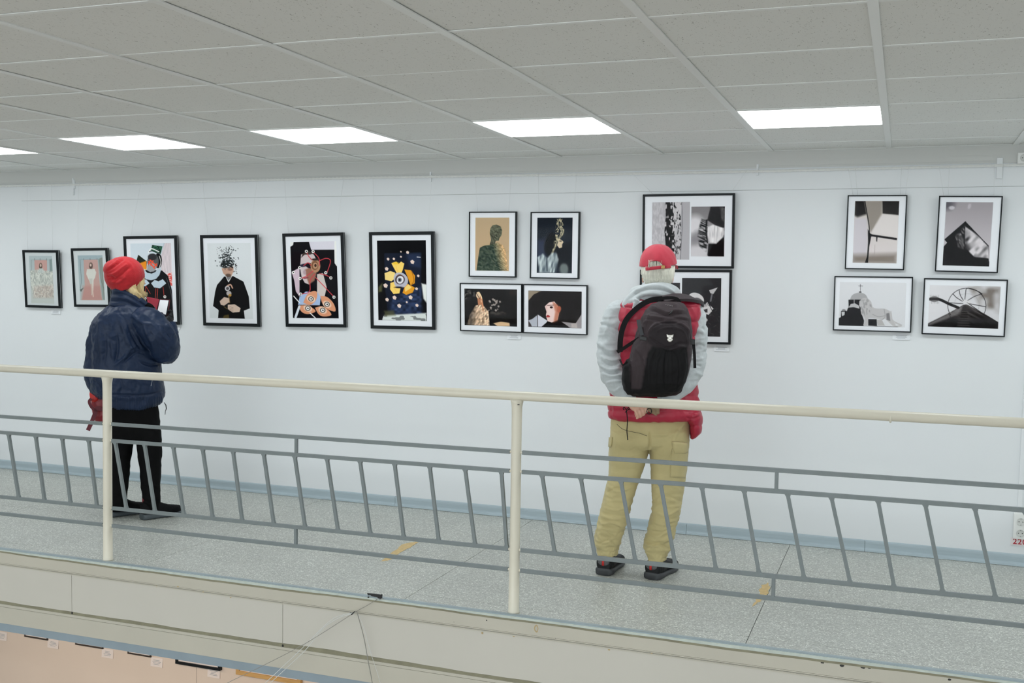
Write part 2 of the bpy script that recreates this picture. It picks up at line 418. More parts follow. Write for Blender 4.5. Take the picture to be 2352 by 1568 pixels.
# stains and chips on the upper board
def blot(name, px, py, rx, ry, m, depth=.0016, ring=0):
    c = aty(px, py, EDGE-.0012); vs = []; n_ = 14
    for k in range(n_):
        a = 2*PI*k/n_; q = 1+random.uniform(-.15, .15); vs.append((c.x+rx*q*math.cos(a), c.y-.0012, c.z+ry*q*math.sin(a)))
    if ring:
        vs2 = [(c.x+(v[0]-c.x)*ring, v[1], c.z+(v[2]-c.z)*ring) for v in vs]
        adopt(mesh(name, vs+vs2, [(i, (i+1) % n_, n_+(i+1) % n_, n_+i) for i in range(n_)], m), fas)
    else: adopt(mesh(name, vs, [tuple(range(n_))[::-1]], m), fas)
M_rust = mat('rust stain', (186, 165, 125), .8)
blot('rust_stain', 1232, 1443, .010, .019, M_rust, ring=.6)
for px, py in ((1108, 1453), (1180, 1460), (1399, 1491), (1497, 1501), (409, 1347), (467, 1358), (530, 1371), (360, 1346)): blot('rust_stain', px, py, .0055, .005, M_rust)
for px, py, r in ((1889, 1521, .007), (1901, 1519, .009), (1934, 1528, .009), (1982, 1532, .009), (1997, 1533, .007), (2181, 1560, .007), (1118, 1424, .004), (1276, 1465, .002), (1043, 1428, .002)):
    blot('paint_chip', px, py, r, r*.6, M_dark)
struct(MB().box(XL, XR, EDGE+.0055, EDGE+.012, -.315, -.29).build('trim_5', M_olive))

# --- wall fittings near the top and the right edge
RZ = 2.214
rod = empty('hanging_rail', (-3, WY-.014, RZ), 'long white ribbed picture hanging rail under the ceiling', 'rail')
mb = MB(); n_ = 1800; vs = []; S_ = 6
for i in range(n_+1):
    x = XL+(XR-XL)*i/n_; r = .0072 if i % 4 < 2 else .0092; zz = RZ+.004*math.sin(x*1.3)-.0012*(x+3)
    for k in range(S_):
        a = 2*PI*k/S_; vs.append((x, WY-.014+r*math.cos(a), zz+r*math.sin(a)))
fs = [(i*S_+k, i*S_+(k+1) % S_, (i+1)*S_+(k+1) % S_, (i+1)*S_+k) for i in range(n_) for k in range(S_)]
adopt(mesh('ribbed_tube', vs, fs, M_white_plastic), rod)
for px in (172, 990, 1740):
    c = aty(px, 400, WY); adopt(MB().box(c.x-.006, c.x+.006, WY-.0105, WY, RZ-.03, RZ+.035).build('bracket', M_wall), rod)
def chan(name, x0_, x1_, z0, z1, label, lean=0):
    k = MB().add([(x0_, WY-.012, z0), (x1_, WY-.012, z0), (x1_, WY, z0), (x0_, WY, z0), (x0_+lean, WY-.012, z1), (x1_+lean, WY-.012, z1), (x1_+lean, WY, z1), (x0_+lean, WY, z1)],
                 [(0,3,2,1),(4,5,6,7),(0,1,5,4),(1,2,6,5),(2,3,7,6),(3,0,4,7)])
    tag(k.build(name, M_wall, bevel=.001, seg=1), label, 'cable duct')
chan('cable_duct', .452, .482, 2.14, CEIL-.07, 'short white cable duct behind the hanging rail, right of the pyramid picture')
chan('cable_duct', aty(2336, 1170, WY).x, aty(2347, 1170, WY).x, .30, 2.2, 'tall white cable duct running down the wall to the lower double socket', .02)
chan('cable_duct', -5.936, -5.924, 2.135, 2.262, 'short thin cable duct crossing the hanging rail at the far left')
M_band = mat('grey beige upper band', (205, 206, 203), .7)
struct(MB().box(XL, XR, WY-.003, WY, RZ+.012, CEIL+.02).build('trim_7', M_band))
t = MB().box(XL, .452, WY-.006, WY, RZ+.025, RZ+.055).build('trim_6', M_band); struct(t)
# double socket and its sign
def socket(c, w_, h_, label, horiz=False):
    e_ = empty('power_socket', (c.x, WY, c.z), label, 'socket')
    adopt(MB().box(c.x-w_/2, c.x+w_/2, WY-.035, WY, c.z-h_/2, c.z+h_/2).build('casing', M_white_plastic, bevel=.006, seg=3), e_)
    for s in (-1, 1):
        cc = Vector((c.x+(s*w_*.24 if horiz else 0), WY-.0355, c.z+(0 if horiz else s*h_*.22-h_*.04)))
        mb = MB().loft([(cc, (.021, 0, 0), (0, 0, .021), 2), (cc+Vector((0, -.003, 0)), (.021, 0, 0), (0, 0, .021), 2), (cc+Vector((0, -.003, 0)), (.018, 0, 0), (0, 0, .018), 2), (cc+Vector((0, -.0008, 0)), (.017, 0, 0), (0, 0, .017), 2)], 24)
        f_ = adopt(mb.build('outlet', mat('grey socket insert', (205, 206, 202), .4), smooth=False), e_)
        for q in (-1, 1):
            h = MB().loft([(cc+Vector((q*.0095, -.0016, 0)), (.0028, 0, 0), (0, 0, .0028), 2), (cc+Vector((q*.0095, .001, 0)), (.0028, 0, 0), (0, 0, .0028), 2)], 10)
            adopt(h.build('pin_hole', M_dark), e_)
        for q in (-1, 1):
            adopt(MB().box(cc.x-.002, cc.x+.002, cc.y-.004, cc.y, cc.z+q*.017-.002, cc.z+q*.017+.002).build('earth_clip', mat('tin', (140, 142, 142), .3, metal=.6)), e_)
    return e_
sc1 = aty(2343, 1206, WY)
socket(Vector((sc1.x, WY, sc1.z)), .072, .145, 'white double power socket low on the wall above the red 220 sign')
sc2 = aty(2352, 364, WY)
socket(Vector((sc2.x+.03, WY, sc2.z)), .13, .062, 'white power socket high on the wall under the ceiling, cut off by the right edge', True)
sg = aty(2342, 1244, WY)
sign = empty('voltage_sign', (sg.x, WY, sg.z), 'small white sign with red numbers 220 below the double socket', 'sign')
adopt(MB().box(sg.x-.046, sg.x+.046, WY-.003, WY, sg.z-.021, sg.z+.021).build('sign_plate', mat('sign white', (236, 228, 228), .4)), sign)
fc = bpy.data.curves.new('lettering', 'FONT'); fc.body = '220'; fc.size = .043; fc.extrude = .0003; fc.offset = .0007; fc.align_x = 'CENTER'; fc.align_y = 'CENTER'; fc.space_character = 1.12
fo = bpy.data.objects.new('lettering', fc); COL.objects.link(fo); dg = bpy.context.evaluated_depsgraph_get(); dg.update()
fm = bpy.data.meshes.new_from_object(fo.evaluated_get(dg)); bpy.data.objects.remove(fo)
lt = link('lettering', fm, mat('sign red', (186, 36, 54), .5), sign); lt.location = (0, -.0034, .0); lt.rotation_euler = (PI/2, 0, 0)

# ================================================================ railing
YR = 4.582
rail = empty('balcony_railing', (-1.65, YR, 0), 'cream pipe railing with grey slanted bars along the gallery edge', 'railing')
posts = [-8.64, -6.31, -3.981, -1.652, .69, 3.02]
adopt(MB().tube([(XL, YR, 1.0), (XR, YR, 1.012)], .0212, 24, up=(0, 1, 0)).build('handrail', M_cream, smooth=True), rail)
c = aty(2046, 945, YR)
adopt(MB().tube([(c.x-.004, YR, 1.003), (c.x-.0015, YR, 1.003), (c.x+.0015, YR, 1.003), (c.x+.004, YR, 1.003)], [.021, .0228, .0228, .021], 24, up=(0, 1, 0)).build('weld_seam', M_cream, smooth=True), rail)
for x in posts:
    pr_ = [(0, .029), (.006, .0255), (.25, .0238), (.9, .0236), (.955, .0245), (.975, .0275), (.992, .031)]
    adopt(MB().tube([(x, YR, z) for z, r in pr_], [r for z, r in pr_], 24).build('post', M_cream, smooth=True), rail)
adopt(MB().box(-1.652+.012, -1.652+.02, YR-.028, YR-.022, .968, .972).build('weld_pit', M_dark), rail)
RAILZ = [.7475, .658, .294, .1985]
slope = .0045
def rz(z, x): return z+slope*(x+1.65)
def slbox(mb, xa, xb, z, w_, h_):
    return mb.add([(xa, YR-w_, rz(z, xa)-h_), (xb, YR-w_, rz(z, xb)-h_), (xb, YR+w_, rz(z, xb)-h_), (xa, YR+w_, rz(z, xa)-h_),
                   (xa, YR-w_, rz(z, xa)+h_), (xb, YR-w_, rz(z, xb)+h_), (xb, YR+w_, rz(z, xb)+h_), (xa, YR+w_, rz(z, xa)+h_)],
                  [(0,3,2,1),(4,5,6,7),(0,1,5,4),(1,2,6,5),(2,3,7,6),(3,0,4,7)])
TOPX = [-4.663, -4.470, -4.286, -4.106, -3.929, -3.738, -3.555, -3.372, -3.187, -3.005, -2.825, -2.642, -2.459, -2.272, -2.087, -1.905, -1.723,
        -1.525, -1.341, -1.155, -.976, -.795, -.615, -.434, -.257, -.073, .107, .291, .473]
BOTX = [-4.595, -4.413, -4.232, -4.053, -3.858, -3.673, -3.490, -3.311, -3.132, -2.945, -2.764, -2.578, -2.400, -2.220, -2.036, -1.850, -1.691,
        -1.458, -1.268, -1.082, -.903, -.726, -.543, -.357, -.172, 0.0, .185, .379, .562]
for k in range(1, 26): TOPX.insert(0, TOPX[0]-.184); BOTX.insert(0, BOTX[0]-.184)
for k in range(19): TOPX.append(TOPX[-1]+.184); BOTX.append(BOTX[-1]+.184)
edges = [XL]+posts+[XR]
for a, b in zip(edges, edges[1:]):
    for z in RAILZ:
        xa = a+.03 if a > XL else a; xb = b-.03 if b < XR else b
        o = adopt(slbox(MB(), xa, xb, z, .0075, .0092).build('rail_bar', M_rail, bevel=.0012, seg=1), rail)
        for q, s in ((xa, -1), (xb, 1)):
            if XL < q < XR and -5 < q < 1: adopt(MB().tube([(q-s*.002, YR, rz(z, q)), (q+s*.010, YR, rz(z, q))], .006, 8, up=(0, 1, 0)).build('weld_stub', M_cream), rail)
    mx_ = (a+b)/2 if a > XL and b < XR else None
    if mx_:
        for z0, z1 in ((RAILZ[0], RAILZ[1]), (RAILZ[2], RAILZ[3])):
            adopt(MB().box(mx_-.0075, mx_+.0075, YR-.007, YR+.007, rz(z1, mx_)+.005, rz(z0, mx_)-.005).build('spacer_bar', M_rail, bevel=.001, seg=1), rail)
for a, b in zip(TOPX, BOTX):
    if any(abs(a-p) < .04 or (a-p)*(b-p) < 0 for p in posts): continue
    zt, zb_ = rz(RAILZ[1], a)-.008, rz(RAILZ[2], b)+.008
    if min(a, b) < XL or max(a, b) > XR: continue
    mb = MB(); h_ = .0072; ux = Vector((h_, 0, 0)); uy = Vector((0, h_, 0))
    mb.loft([((a, YR, zt), (h_*1.9, 0, 0), (0, h_*1.1, 0), 8), ((a+(b-a)*.035, YR, zt+(zb_-zt)*.035), ux*1.15, uy*1.1, 8),
             ((b+(a-b)*.035, YR, zb_+(zt-zb_)*.035), ux*1.15, uy*1.1, 8), ((b, YR, zb_), (h_*1.7, 0, 0), (0, h_*1.1, 0), 8)], 8)
    adopt(mb.build('slanted_bar', M_rail), rail)

# ================================================================ clip and cords on the floor edge
ck = atz(862, 1378, .0); clip = empty('cable_clip', (ck.x, ck.y, 0), 'black metal bracket clamped on the floor edge holding the cords', 'bracket')
M_blk = mat('black metal', (26, 26, 27), .4, spec=.5)
yb = EDGE-.008
q = [aty(x, y, yb) for x, y in ((843, 1362), (877, 1366), (876, 1375), (868, 1373), (866, 1371), (853, 1368.5), (850, 1366), (845, 1367))]
k = len(q); vs = [tuple(p) for p in q]+[(p.x, p.y+.008, p.z) for p in q]
adopt(mesh('clamp_plate', vs, [tuple(range(k)), tuple(range(k, 2*k))[::-1]]+[(i, k+i, k+(i+1) % k, (i+1) % k) for i in range(k)], M_blk), clip)
for x, y, r in ((876.5, 1366, .004), (846, 1371, .0042)):
    c = aty(x, y, yb-.002); adopt(MB().ball(c, (r, 0, 0), (0, r, 0), (0, 0, r), 10, 8).build('bolt', M_blk, smooth=True), clip)
adopt(MB().tube([aty(866, 1372, yb), aty(872, 1377, yb-.004), aty(880, 1373, yb-.004)], .002, 6).build('wire_hook', mat('zinc', (170, 172, 170), .35, metal=.7)), clip)
M_cord = mat('white cord', (222, 224, 222), .5); M_gcord = mat('grey cord', (150, 148, 140), .5)
def cord(pts, r, m_, label, tie=False):
    p3 = [aty(x, y, Y) for x, y, Y in pts]
    cv = fill_curve([tuple(p) for p in p3], 8)
    tag(MB().tube(cv, r, 6).build('cord', m_, smooth=True), label, 'cord')
kn = (815, 1406)
cord([(866, 1376, yb-.003), (840, 1392, yb-.02), (815, 1406, yb-.03), (700, 1478, 4.42), (600, 1530, 4.36), (520, 1569, 4.3), (300, 1680, 4.2)], .0014, M_gcord, 'thin grey cord stretched from the black clip down to the left')
cord([(812, 1407, yb-.034), (790, 1411, yb-.04), (755, 1428, yb-.06), (690, 1492, 4.42), (610, 1567, 4.36), (560, 1610, 4.3)], .0013, M_cord, 'left white cord of the pair running down under the grey cord')
cord([(814, 1408, yb-.034), (780, 1418, yb-.04), (742, 1443, yb-.06), (700, 1494, 4.42), (622, 1567, 4.36), (575, 1612, 4.3)], .0013, M_cord, 'right white cord of the pair running down under the grey cord')
cord([(813, 1407, yb-.035), (818, 1404, yb-.036), (824, 1420, yb-.036), (836, 1465, yb-.036), (845, 1515, yb-.036), (856, 1575, yb-.036), (862, 1650, yb-.036)], .0021, M_gcord, 'thicker grey cable hanging straight down from the cord knot')
cord([(816, 1406, yb-.03), (822, 1410, yb-.03), (835, 1440, yb-.032), (852, 1500, yb-.033), (874, 1570, yb-.034), (890, 1650, yb-.034)], .0009, M_cord, 'hair thin white string hanging beside the thicker grey cable')
tag(MB().tube([aty(807, 1411, yb-.034), aty(815, 1404, yb-.034)], .0032, 6).tube([aty(804, 1406, yb-.034), aty(812, 1409, yb-.034)], .0012, 5).build('cable_tie', M_blk), 'tiny black cable tie around the knot of cords', 'cable tie')
# ================================================================ framed prints
class Art:
    """small signed-distance painter; coordinates are whatever frame the corners tl, tr, bl are given in"""
    def __init__(s, tl, tr, bl, nx, ny, bg):
        tl, tr, bl = (np.array(p, float) for p in (tl, tr, bl))
        s.U, s.V = np.meshgrid(np.linspace(0, 1, nx+1), np.linspace(0, 1, ny+1))
        p = tl+s.U[..., None]*(tr-tl)+s.V[..., None]*(bl-tl)
        s.X, s.Y = p[..., 0], p[..., 1]; s.px = np.linalg.norm(tr-tl)/nx; s.nx, s.ny = nx, ny
        s.c = np.empty(s.X.shape+(3,)); s.c[:] = bg
    def put(s, a, col):
        a = np.clip(a, 0, 1)[..., None]; col = np.asarray(col, float)
        s.c = s.c*(1-a)+col*a; return s
    def edge(s, d, soft): return .5-d/max(soft, s.px)
    def ell(s, cx, cy, rx, ry, col, rot=0, soft=0, op=1):
        c, n = math.cos(math.radians(rot)), math.sin(math.radians(rot))
        x, y = s.X-cx, s.Y-cy; u, v = (x*c+y*n)/rx, (-x*n+y*c)/ry
        d = (np.sqrt(u*u+v*v)-1)*min(rx, ry)
        return s.put(op*np.clip(s.edge(d, soft), 0, 1), col)
    def poly(s, pts, col, soft=0, op=1, mask=False):
        P_ = np.array(pts, float); d = np.full(s.X.shape, 1e9); ins = np.zeros(s.X.shape, bool)
        for i in range(len(P_)):
            a, b = P_[i], P_[(i+1) % len(P_)]; e = b-a; L = max(e@e, 1e-9)
            t = np.clip(((s.X-a[0])*e[0]+(s.Y-a[1])*e[1])/L, 0, 1)
            d = np.minimum(d, np.hypot(s.X-a[0]-t*e[0], s.Y-a[1]-t*e[1]))
            if a[1] != b[1]:
                cnd = (a[1] > s.Y) != (b[1] > s.Y); ins ^= cnd & (s.X < (b[0]-a[0])*(s.Y-a[1])/(b[1]-a[1])+a[0])
        al = np.clip(s.edge(np.where(ins, -d, d), soft), 0, 1)
        if mask: return al
        return s.put(op*al, col)
    def line(s, pts, w, col, soft=0, op=1):
        if len(pts) > 2: pts = [tuple(q) for q in fill_curve(pts, 4)]
        d = np.full(s.X.shape, 1e9)
        for a, b in zip(pts, pts[1:]):
            a, b = np.array(a, float), np.array(b, float); e = b-a; L = max(e@e, 1e-9)
            t = np.clip(((s.X-a[0])*e[0]+(s.Y-a[1])*e[1])/L, 0, 1)
            d = np.minimum(d, np.hypot(s.X-a[0]-t*e[0], s.Y-a[1]-t*e[1]))
        return s.put(op*np.clip(s.edge(d-w/2, soft), 0, 1)*min(1, w/s.px), col)
    def n(s, sx, sy=None, seed=0, rot=0):
        sy = sy or sx; c, q = math.cos(math.radians(rot)), math.sin(math.radians(rot))
        r = np.random.default_rng(seed); x, y = (s.X*c+s.Y*q)/sx, (-s.X*q+s.Y*c)/sy
        x0_, y0_ = x.min(), y.min(); g = r.random((int(y.max()-y0_)+3, int(x.max()-x0_)+3))
        xi, yi = x-x0_, y-y0_; i, j = xi.astype(int), yi.astype(int); fx, fy = xi-i, yi-j
        fx, fy = fx*fx*(3-2*fx), fy*fy*(3-2*fy)
        return (g[j, i]*(1-fx)+g[j, i+1]*fx)*(1-fy)+(g[j+1, i]*(1-fx)+g[j+1, i+1]*fx)*fy
    def scat(s, n_, box, r_, col, seed, el=1, soft=0, mask=None):
        r = np.random.default_rng(seed)
        for k in range(n_):
            x, y = r.uniform(box[0], box[1]), r.uniform(box[2], box[3]); q = r.uniform(*r_)
            s.ell(x, y, q, q*r.uniform(.5, 1)*el, col, r.uniform(0, 180), soft)
        return s
K = lambda *c: c
def grad(a, y0_, y1_, c0, c1, ax='Y'):
    t = np.clip(((a.Y if ax == 'Y' else a.X)-y0_)/(y1_-y0_), 0, 1)[..., None]
    a.c = np.array(c0)*(1-t)+np.array(c1)*t
def eye(a, x, y, r, iris=(20, 20, 22)):
    a.ell(x, y, r, r, (235, 235, 235)); a.ell(x+r*.1, y, r*.45, r*.45, iris)

def art1(a):
    grad(a, 393, 1030, (158, 176, 182), (186, 194, 192))
    a.poly([(197, 393), (517, 395), (512, 440), (205, 440)], (166, 182, 188))
    a.poly([(275, 450), (450, 450), (452, 620), (280, 620)], (190, 146, 140), 6)
    a.poly([(485, 440), (520, 430), (530, 620), (492, 620)], (120, 138, 138), 14)
    for x in (278, 355, 445): a.line([(x, 428), (x, 452)], 5, (80, 90, 92))
    a.line([(232, 450), (234, 590)], 4, (96, 110, 112)); a.line([(488, 450), (494, 590)], 4, (80, 96, 96))
    a.line([(228, 448), (490, 446)], 3, (110, 124, 128))
    m_ = a.poly([(215, 590), (330, 575), (420, 590), (548, 600), (575, 950), (268, 960), (225, 800)], 0, 14, mask=True)
    n_ = a.n(13, 30, 4)*.6+a.n(7, 14, 5)*.4
    a.put(m_*.9, (176, 182, 176)+(n_[..., None]-.5)*np.array((110, 105, 100)))
    m2 = a.poly([(268, 800), (540, 780), (540, 955), (262, 955)], 0, 40, mask=True); a.put(m2*.35, (170, 130, 118))
    a.ell(362, 530, 22, 42, (70, 54, 46), 0, 8); a.ell(362, 520, 12, 20, (200, 176, 164), 0, 4)
    a.poly([(340, 560), (395, 560), (415, 620), (320, 620)], (178, 190, 188), 10)
    a.put((a.n(9, 14, 9) > .62)*m_*.45, (222, 226, 222))
def art2(a):
    grad(a, 388, 990, (146, 168, 178), (168, 182, 184))
    a.poly([(940, 448), (1132, 448), (1170, 900), (1190, 990), (912, 990), (952, 800)], (184, 146, 140), 5)
    a.poly([(930, 800), (1175, 800), (1195, 990), (905, 990)], (176, 124, 118), 40, .7)
    a.poly([(1135, 440), (1160, 440), (1230, 985), (1195, 985)], (132, 148, 146), 8)
    a.poly([(1160, 430), (1197, 420), (1228, 985), (1215, 985)], (122, 130, 124), 10)
    for x in (942, 1030, 1124): a.line([(x, 430), (x, 452)], 5, (70, 80, 84))
    a.line([(885, 448), (1160, 440)], 3, (96, 108, 112))
    a.line([(892, 450), (905, 720), (890, 850)], 5, (74, 88, 94)); a.line([(1158, 450), (1180, 720), (1222, 860)], 5, (84, 92, 92))
    a.poly([(885, 850), (940, 820), (900, 880)], (74, 80, 78), 8)
    a.ell(1040, 530, 25, 44, (70, 52, 46), 0, 12); a.ell(1037, 520, 13, 18, (206, 182, 170), 0, 8)
    a.poly([(985, 575), (1090, 570), (1112, 620), (1095, 690), (1075, 720), (1070, 860), (1045, 930), (1040, 780), (1000, 700), (975, 640)], (206, 208, 202), 6)
    a.poly([(1010, 700), (1060, 700), (1055, 780), (1025, 770)], (188, 190, 184), 10)
    a.line([(1050, 780), (1068, 940)], 16, (204, 184, 174), 5); a.line([(1040, 780), (1050, 900)], 12, (188, 166, 156), 5)
def art3(a):
    a.c[:] = (196, 208, 218)
    a.poly([(2040, 228), (2120, 228), (2150, 800), (1990, 600), (1980, 420)], (214, 206, 212))
    for k in range(9): a.line([(2030+k*14, 228), (1960+k*22, 620)], 2.5, (110, 106, 116))
    a.put(a.poly([(2060, 640), (2145, 610), (2150, 800), (2090, 780)], 0, 6, mask=True), np.where((a.n(14, 7, 3) > .45)[..., None], (206, 84, 78), (224, 190, 190)))
    a.poly([(1680, 378), (1798, 470), (1790, 560), (1640, 500)], (34, 42, 34)); a.put(a.poly([(1700, 490), (1790, 460), (1790, 580), (1720, 560)], 0, 14, mask=True), (222, 140, 40))
    a.put(a.poly([(1870, 250), (2010, 270), (1985, 370), (1850, 320)], 0, mask=True), np.where((a.n(16, 10, 8) > .5)[..., None], (46, 92, 72), (24, 44, 36)))
    a.line([(1820, 350), (1860, 300), (1960, 340)], 14, (226, 230, 232)); a.line([(1830, 340), (1870, 330), (1940, 360)], 9, (20, 22, 24))
    a.poly([(1650, 620), (1800, 580), (2000, 590), (2080, 660), (2130, 850), (2150, 1235), (1600, 1235), (1640, 800)], (24, 24, 28), 3)
    cres = [(1718, 600), (1735, 660), (1780, 705), (1850, 720), (1920, 700), (1965, 650), (1988, 575), (1940, 572), (1910, 610), (1860, 632), (1800, 620), (1770, 590)]
    a.poly(cres, (178, 194, 208), 2); a.poly([(1800, 520), (1890, 560), (1900, 600), (1840, 610), (1800, 590)], (150, 152, 160), 6)
    a.ell(1950, 460, 50, 100, (16, 18, 20)); a.line([(1965, 400), (1985, 480), (1960, 560)], 8, (222, 222, 222))
    a.ell(1880, 470, 78, 105, (84, 86, 90), 0, 6); a.ell(1870, 410, 60, 45, (48, 48, 52), 0, 10); a.ell(1870, 540, 55, 60, (150, 152, 158), 0, 8)
    for q in ([(1820, 470), (1900, 560)], [(1840, 450), (1930, 530)], [(1850, 520), (1880, 460)], [(1890, 550), (1930, 500)], [(1815, 505), (1850, 455)]): a.line(q, 15, (224, 84, 56), 3)
    a.poly([(1850, 760), (1900, 715), (1950, 735), (2010, 705), (2055, 760), (1970, 828), (1890, 815)], (182, 198, 212))
    a.poly([(1700, 760), (1780, 705), (1830, 760), (1770, 800), (1700, 800)], (182, 198, 212))
    for q in ([(1780, 800), (1840, 900)], [(1780, 800), (1770, 900)], [(1915, 830), (1905, 960)], [(1942, 830), (1928, 970)], [(2012, 810), (2025, 930)]): a.line(q, 6, (190, 70, 60))
    a.line([(2060, 690), (2120, 900), (2140, 1120)], 4, (110, 110, 116)); eye(a, 2035, 940, 19); eye(a, 1772, 962, 15)
def art4(a):
    a.c[:] = (206, 213, 218)
    r = np.hypot(a.X-350, a.Y-500)/500; a.put(np.clip(r-.55, 0, .5)*.5, (176, 184, 190))
    a.poly([(300, 500), (382, 495), (480, 545), (530, 680), (540, 790), (485, 812), (495, 888), (243, 888), (248, 812), (195, 775), (215, 640), (232, 580)], (15, 15, 17), 2)
    a.poly([(302, 480), (340, 520), (385, 480), (340, 555)], (226, 229, 231), 2); a.poly([(318, 505), (372, 500), (340, 540)], (120, 122, 124), 4)
    a.poly([(275, 425), (385, 405), (388, 450), (365, 500), (318, 495), (290, 470)], (184, 152, 134), 4); a.ell(355, 435, 22, 12, (140, 106, 94), 0, 8); a.ell(338, 488, 26, 14, (96, 78, 68), 0, 8)
    a.put(a.poly([(262, 405), (285, 350), (350, 320), (392, 370), (388, 412), (300, 424)], 0, 14, mask=True)*(a.n(9, 9, 3) > .33), (30, 34, 36))
    r = np.random.default_rng(2)
    for k in range(170):
        t = r.normal(size=2); x = 325+t[0]*38+abs(t[1])*0; y = 345+t[1]*48
        if y < 440: a.ell(x, y, r.uniform(2, 9), r.uniform(2, 6), [(24, 28, 30), (40, 46, 48), (90, 100, 106)][k % 3], r.uniform(0, 180))
    a.scat(26, (215, 420, 225, 300), (1.5, 4.5), (50, 56, 60), 4); a.scat(16, (385, 420, 380, 470), (2, 6), (40, 44, 46), 5); a.ell(217, 357, 6, 5, (30, 34, 36))
    a.ell(330, 610, 24, 24, (186, 186, 190)); a.ell(332, 610, 14, 14, (70, 68, 72)); a.line([(330, 585), (360, 575), (378, 605)], 12, (196, 160, 140), 3)
    a.ell(345, 655, 24, 22, (172, 168, 170), 0, 6); a.ell(355, 672, 14, 12, (180, 140, 70), 0, 4)
    a.line([(343, 680), (350, 740)], 12, (120, 96, 60), 3)
    a.poly([(258, 730), (300, 690), (345, 700), (350, 735), (300, 770), (268, 762)], (196, 176, 162), 3); a.poly([(335, 760), (400, 755), (455, 790), (445, 825), (380, 832), (335, 800)], (202, 184, 170), 3)
    for k in range(4): a.line([(350, 775+k*14), (385, 788+k*11)], 3, (140, 114, 100))
    a.poly([(300, 860), (345, 850), (348, 888), (285, 888)], (74, 64, 36), 6); a.line([(300, 780), (330, 800)], 8, (80, 70, 44), 4)
def art5(a):
    a.c[:] = (16, 15, 20)
    a.poly([(905, 175), (945, 178), (940, 210), (905, 232)], (222, 226, 228)); a.poly([(1088, 178), (1350, 175), (1345, 256), (1110, 256)], (206, 206, 218), 2); a.poly([(1325, 175), (1370, 175), (1370, 405), (1345, 405), (1328, 380), (1325, 256)], (222, 226, 228))
    a.poly([(925, 460), (1000, 420), (1000, 690), (965, 640), (950, 540)], (196, 180, 194), 3)
    a.poly([(1015, 300), (1075, 275), (1135, 300), (1165, 360), (1150, 500), (1090, 575), (1050, 560), (1020, 510), (1005, 420)], (196, 186, 190), 4)
    a.poly([(1015, 330), (1030, 290), (1080, 265), (1130, 290), (1100, 300), (1050, 300)], (60, 50, 46), 6)
    a.poly([(1050, 440), (1110, 410), (1160, 470), (1140, 540), (1090, 575), (1070, 520)], (146, 104, 90), 14)
    a.ell(1040, 398, 40, 14, (40, 40, 58), -10, 8); a.ell(1092, 400, 38, 24, (26, 22, 30), 20, 6); a.ell(1060, 515, 26, 7, (130, 60, 70), -10, 5); a.ell(1048, 462, 14, 22, (170, 150, 160), 0, 8)
    a.ell(1150, 405, 46, 60, (172, 132, 104), 0, 4); a.ell(1145, 400, 32, 42, (120, 84, 62), 0, 5); a.ell(1148, 402, 22, 28, (176, 140, 112), 0, 4); a.ell(1150, 400, 11, 14, (60, 40, 34), 0, 3); a.ell(1150, 345, 40, 10, (46, 38, 36), 0, 6)
    a.poly([(1165, 480), (1220, 470), (1255, 600), (1235, 690), (1165, 700)], (196, 188, 186), 4)
    a.poly([(1000, 690), (1060, 640), (1170, 650), (1200, 690), (1190, 770), (985, 765)], (158, 182, 216), 3)
    def lf(pts):
        a.poly([tuple(q) for q in fill_curve(pts+[pts[0]], 4)[:-1]], (208, 148, 116), 2); c = np.mean(pts, 0); return c
    for pts, (ex, ey) in (([(1035, 745), (1070, 670), (1130, 635), (1166, 650), (1155, 720), (1100, 765)], (1108, 708)), ([(1195, 680), (1260, 690), (1320, 750), (1335, 820), (1260, 800), (1215, 750)], (1258, 757)),
                          ([(990, 775), (1060, 760), (1120, 790), (1150, 825), (1080, 850), (1020, 830)], (1078, 796)), ([(1145, 790), (1210, 775), (1270, 810), (1298, 855), (1230, 870), (1180, 850)], (1218, 812))):
        lf(pts); a.ell(ex, ey, 42, 30, (222, 196, 176), 25, 6); a.ell(ex, ey, 26, 24, (92, 88, 84), 0, 5); eye(a, ex, ey, 16)
    R_ = (196, 66, 76)
    for q in ([(1066, 275), (1090, 320), (1120, 350)], [(1128, 275), (1180, 330), (1190, 400)], [(1190, 355), (1250, 335), (1290, 360), (1260, 460)], [(1130, 450), (1060, 500), (1010, 520)], [(1190, 475), (1250, 490), (1290, 510)],
              [(1150, 510), (1220, 580), (1320, 685)], [(1140, 480), (1100, 540), (1095, 640), (1020, 665)], [(1040, 400), (1080, 375), (1110, 400)]): a.line(q, 7, R_)
    for x, y in ((1065, 270), (1128, 272), (1246, 467), (1293, 514), (1322, 690), (1010, 664), (1005, 520), (1002, 420), (942, 465)): eye(a, x, y, 14)
    a.line([(945, 685), (1000, 745)], 9, (226, 228, 230)); a.line([(1100, 840), (1155, 890)], 9, (226, 228, 230)); a.line([(998, 780), (962, 880)], 22, (206, 214, 226)); a.line([(980, 768), (1190, 768)], 4, (60, 44, 40))
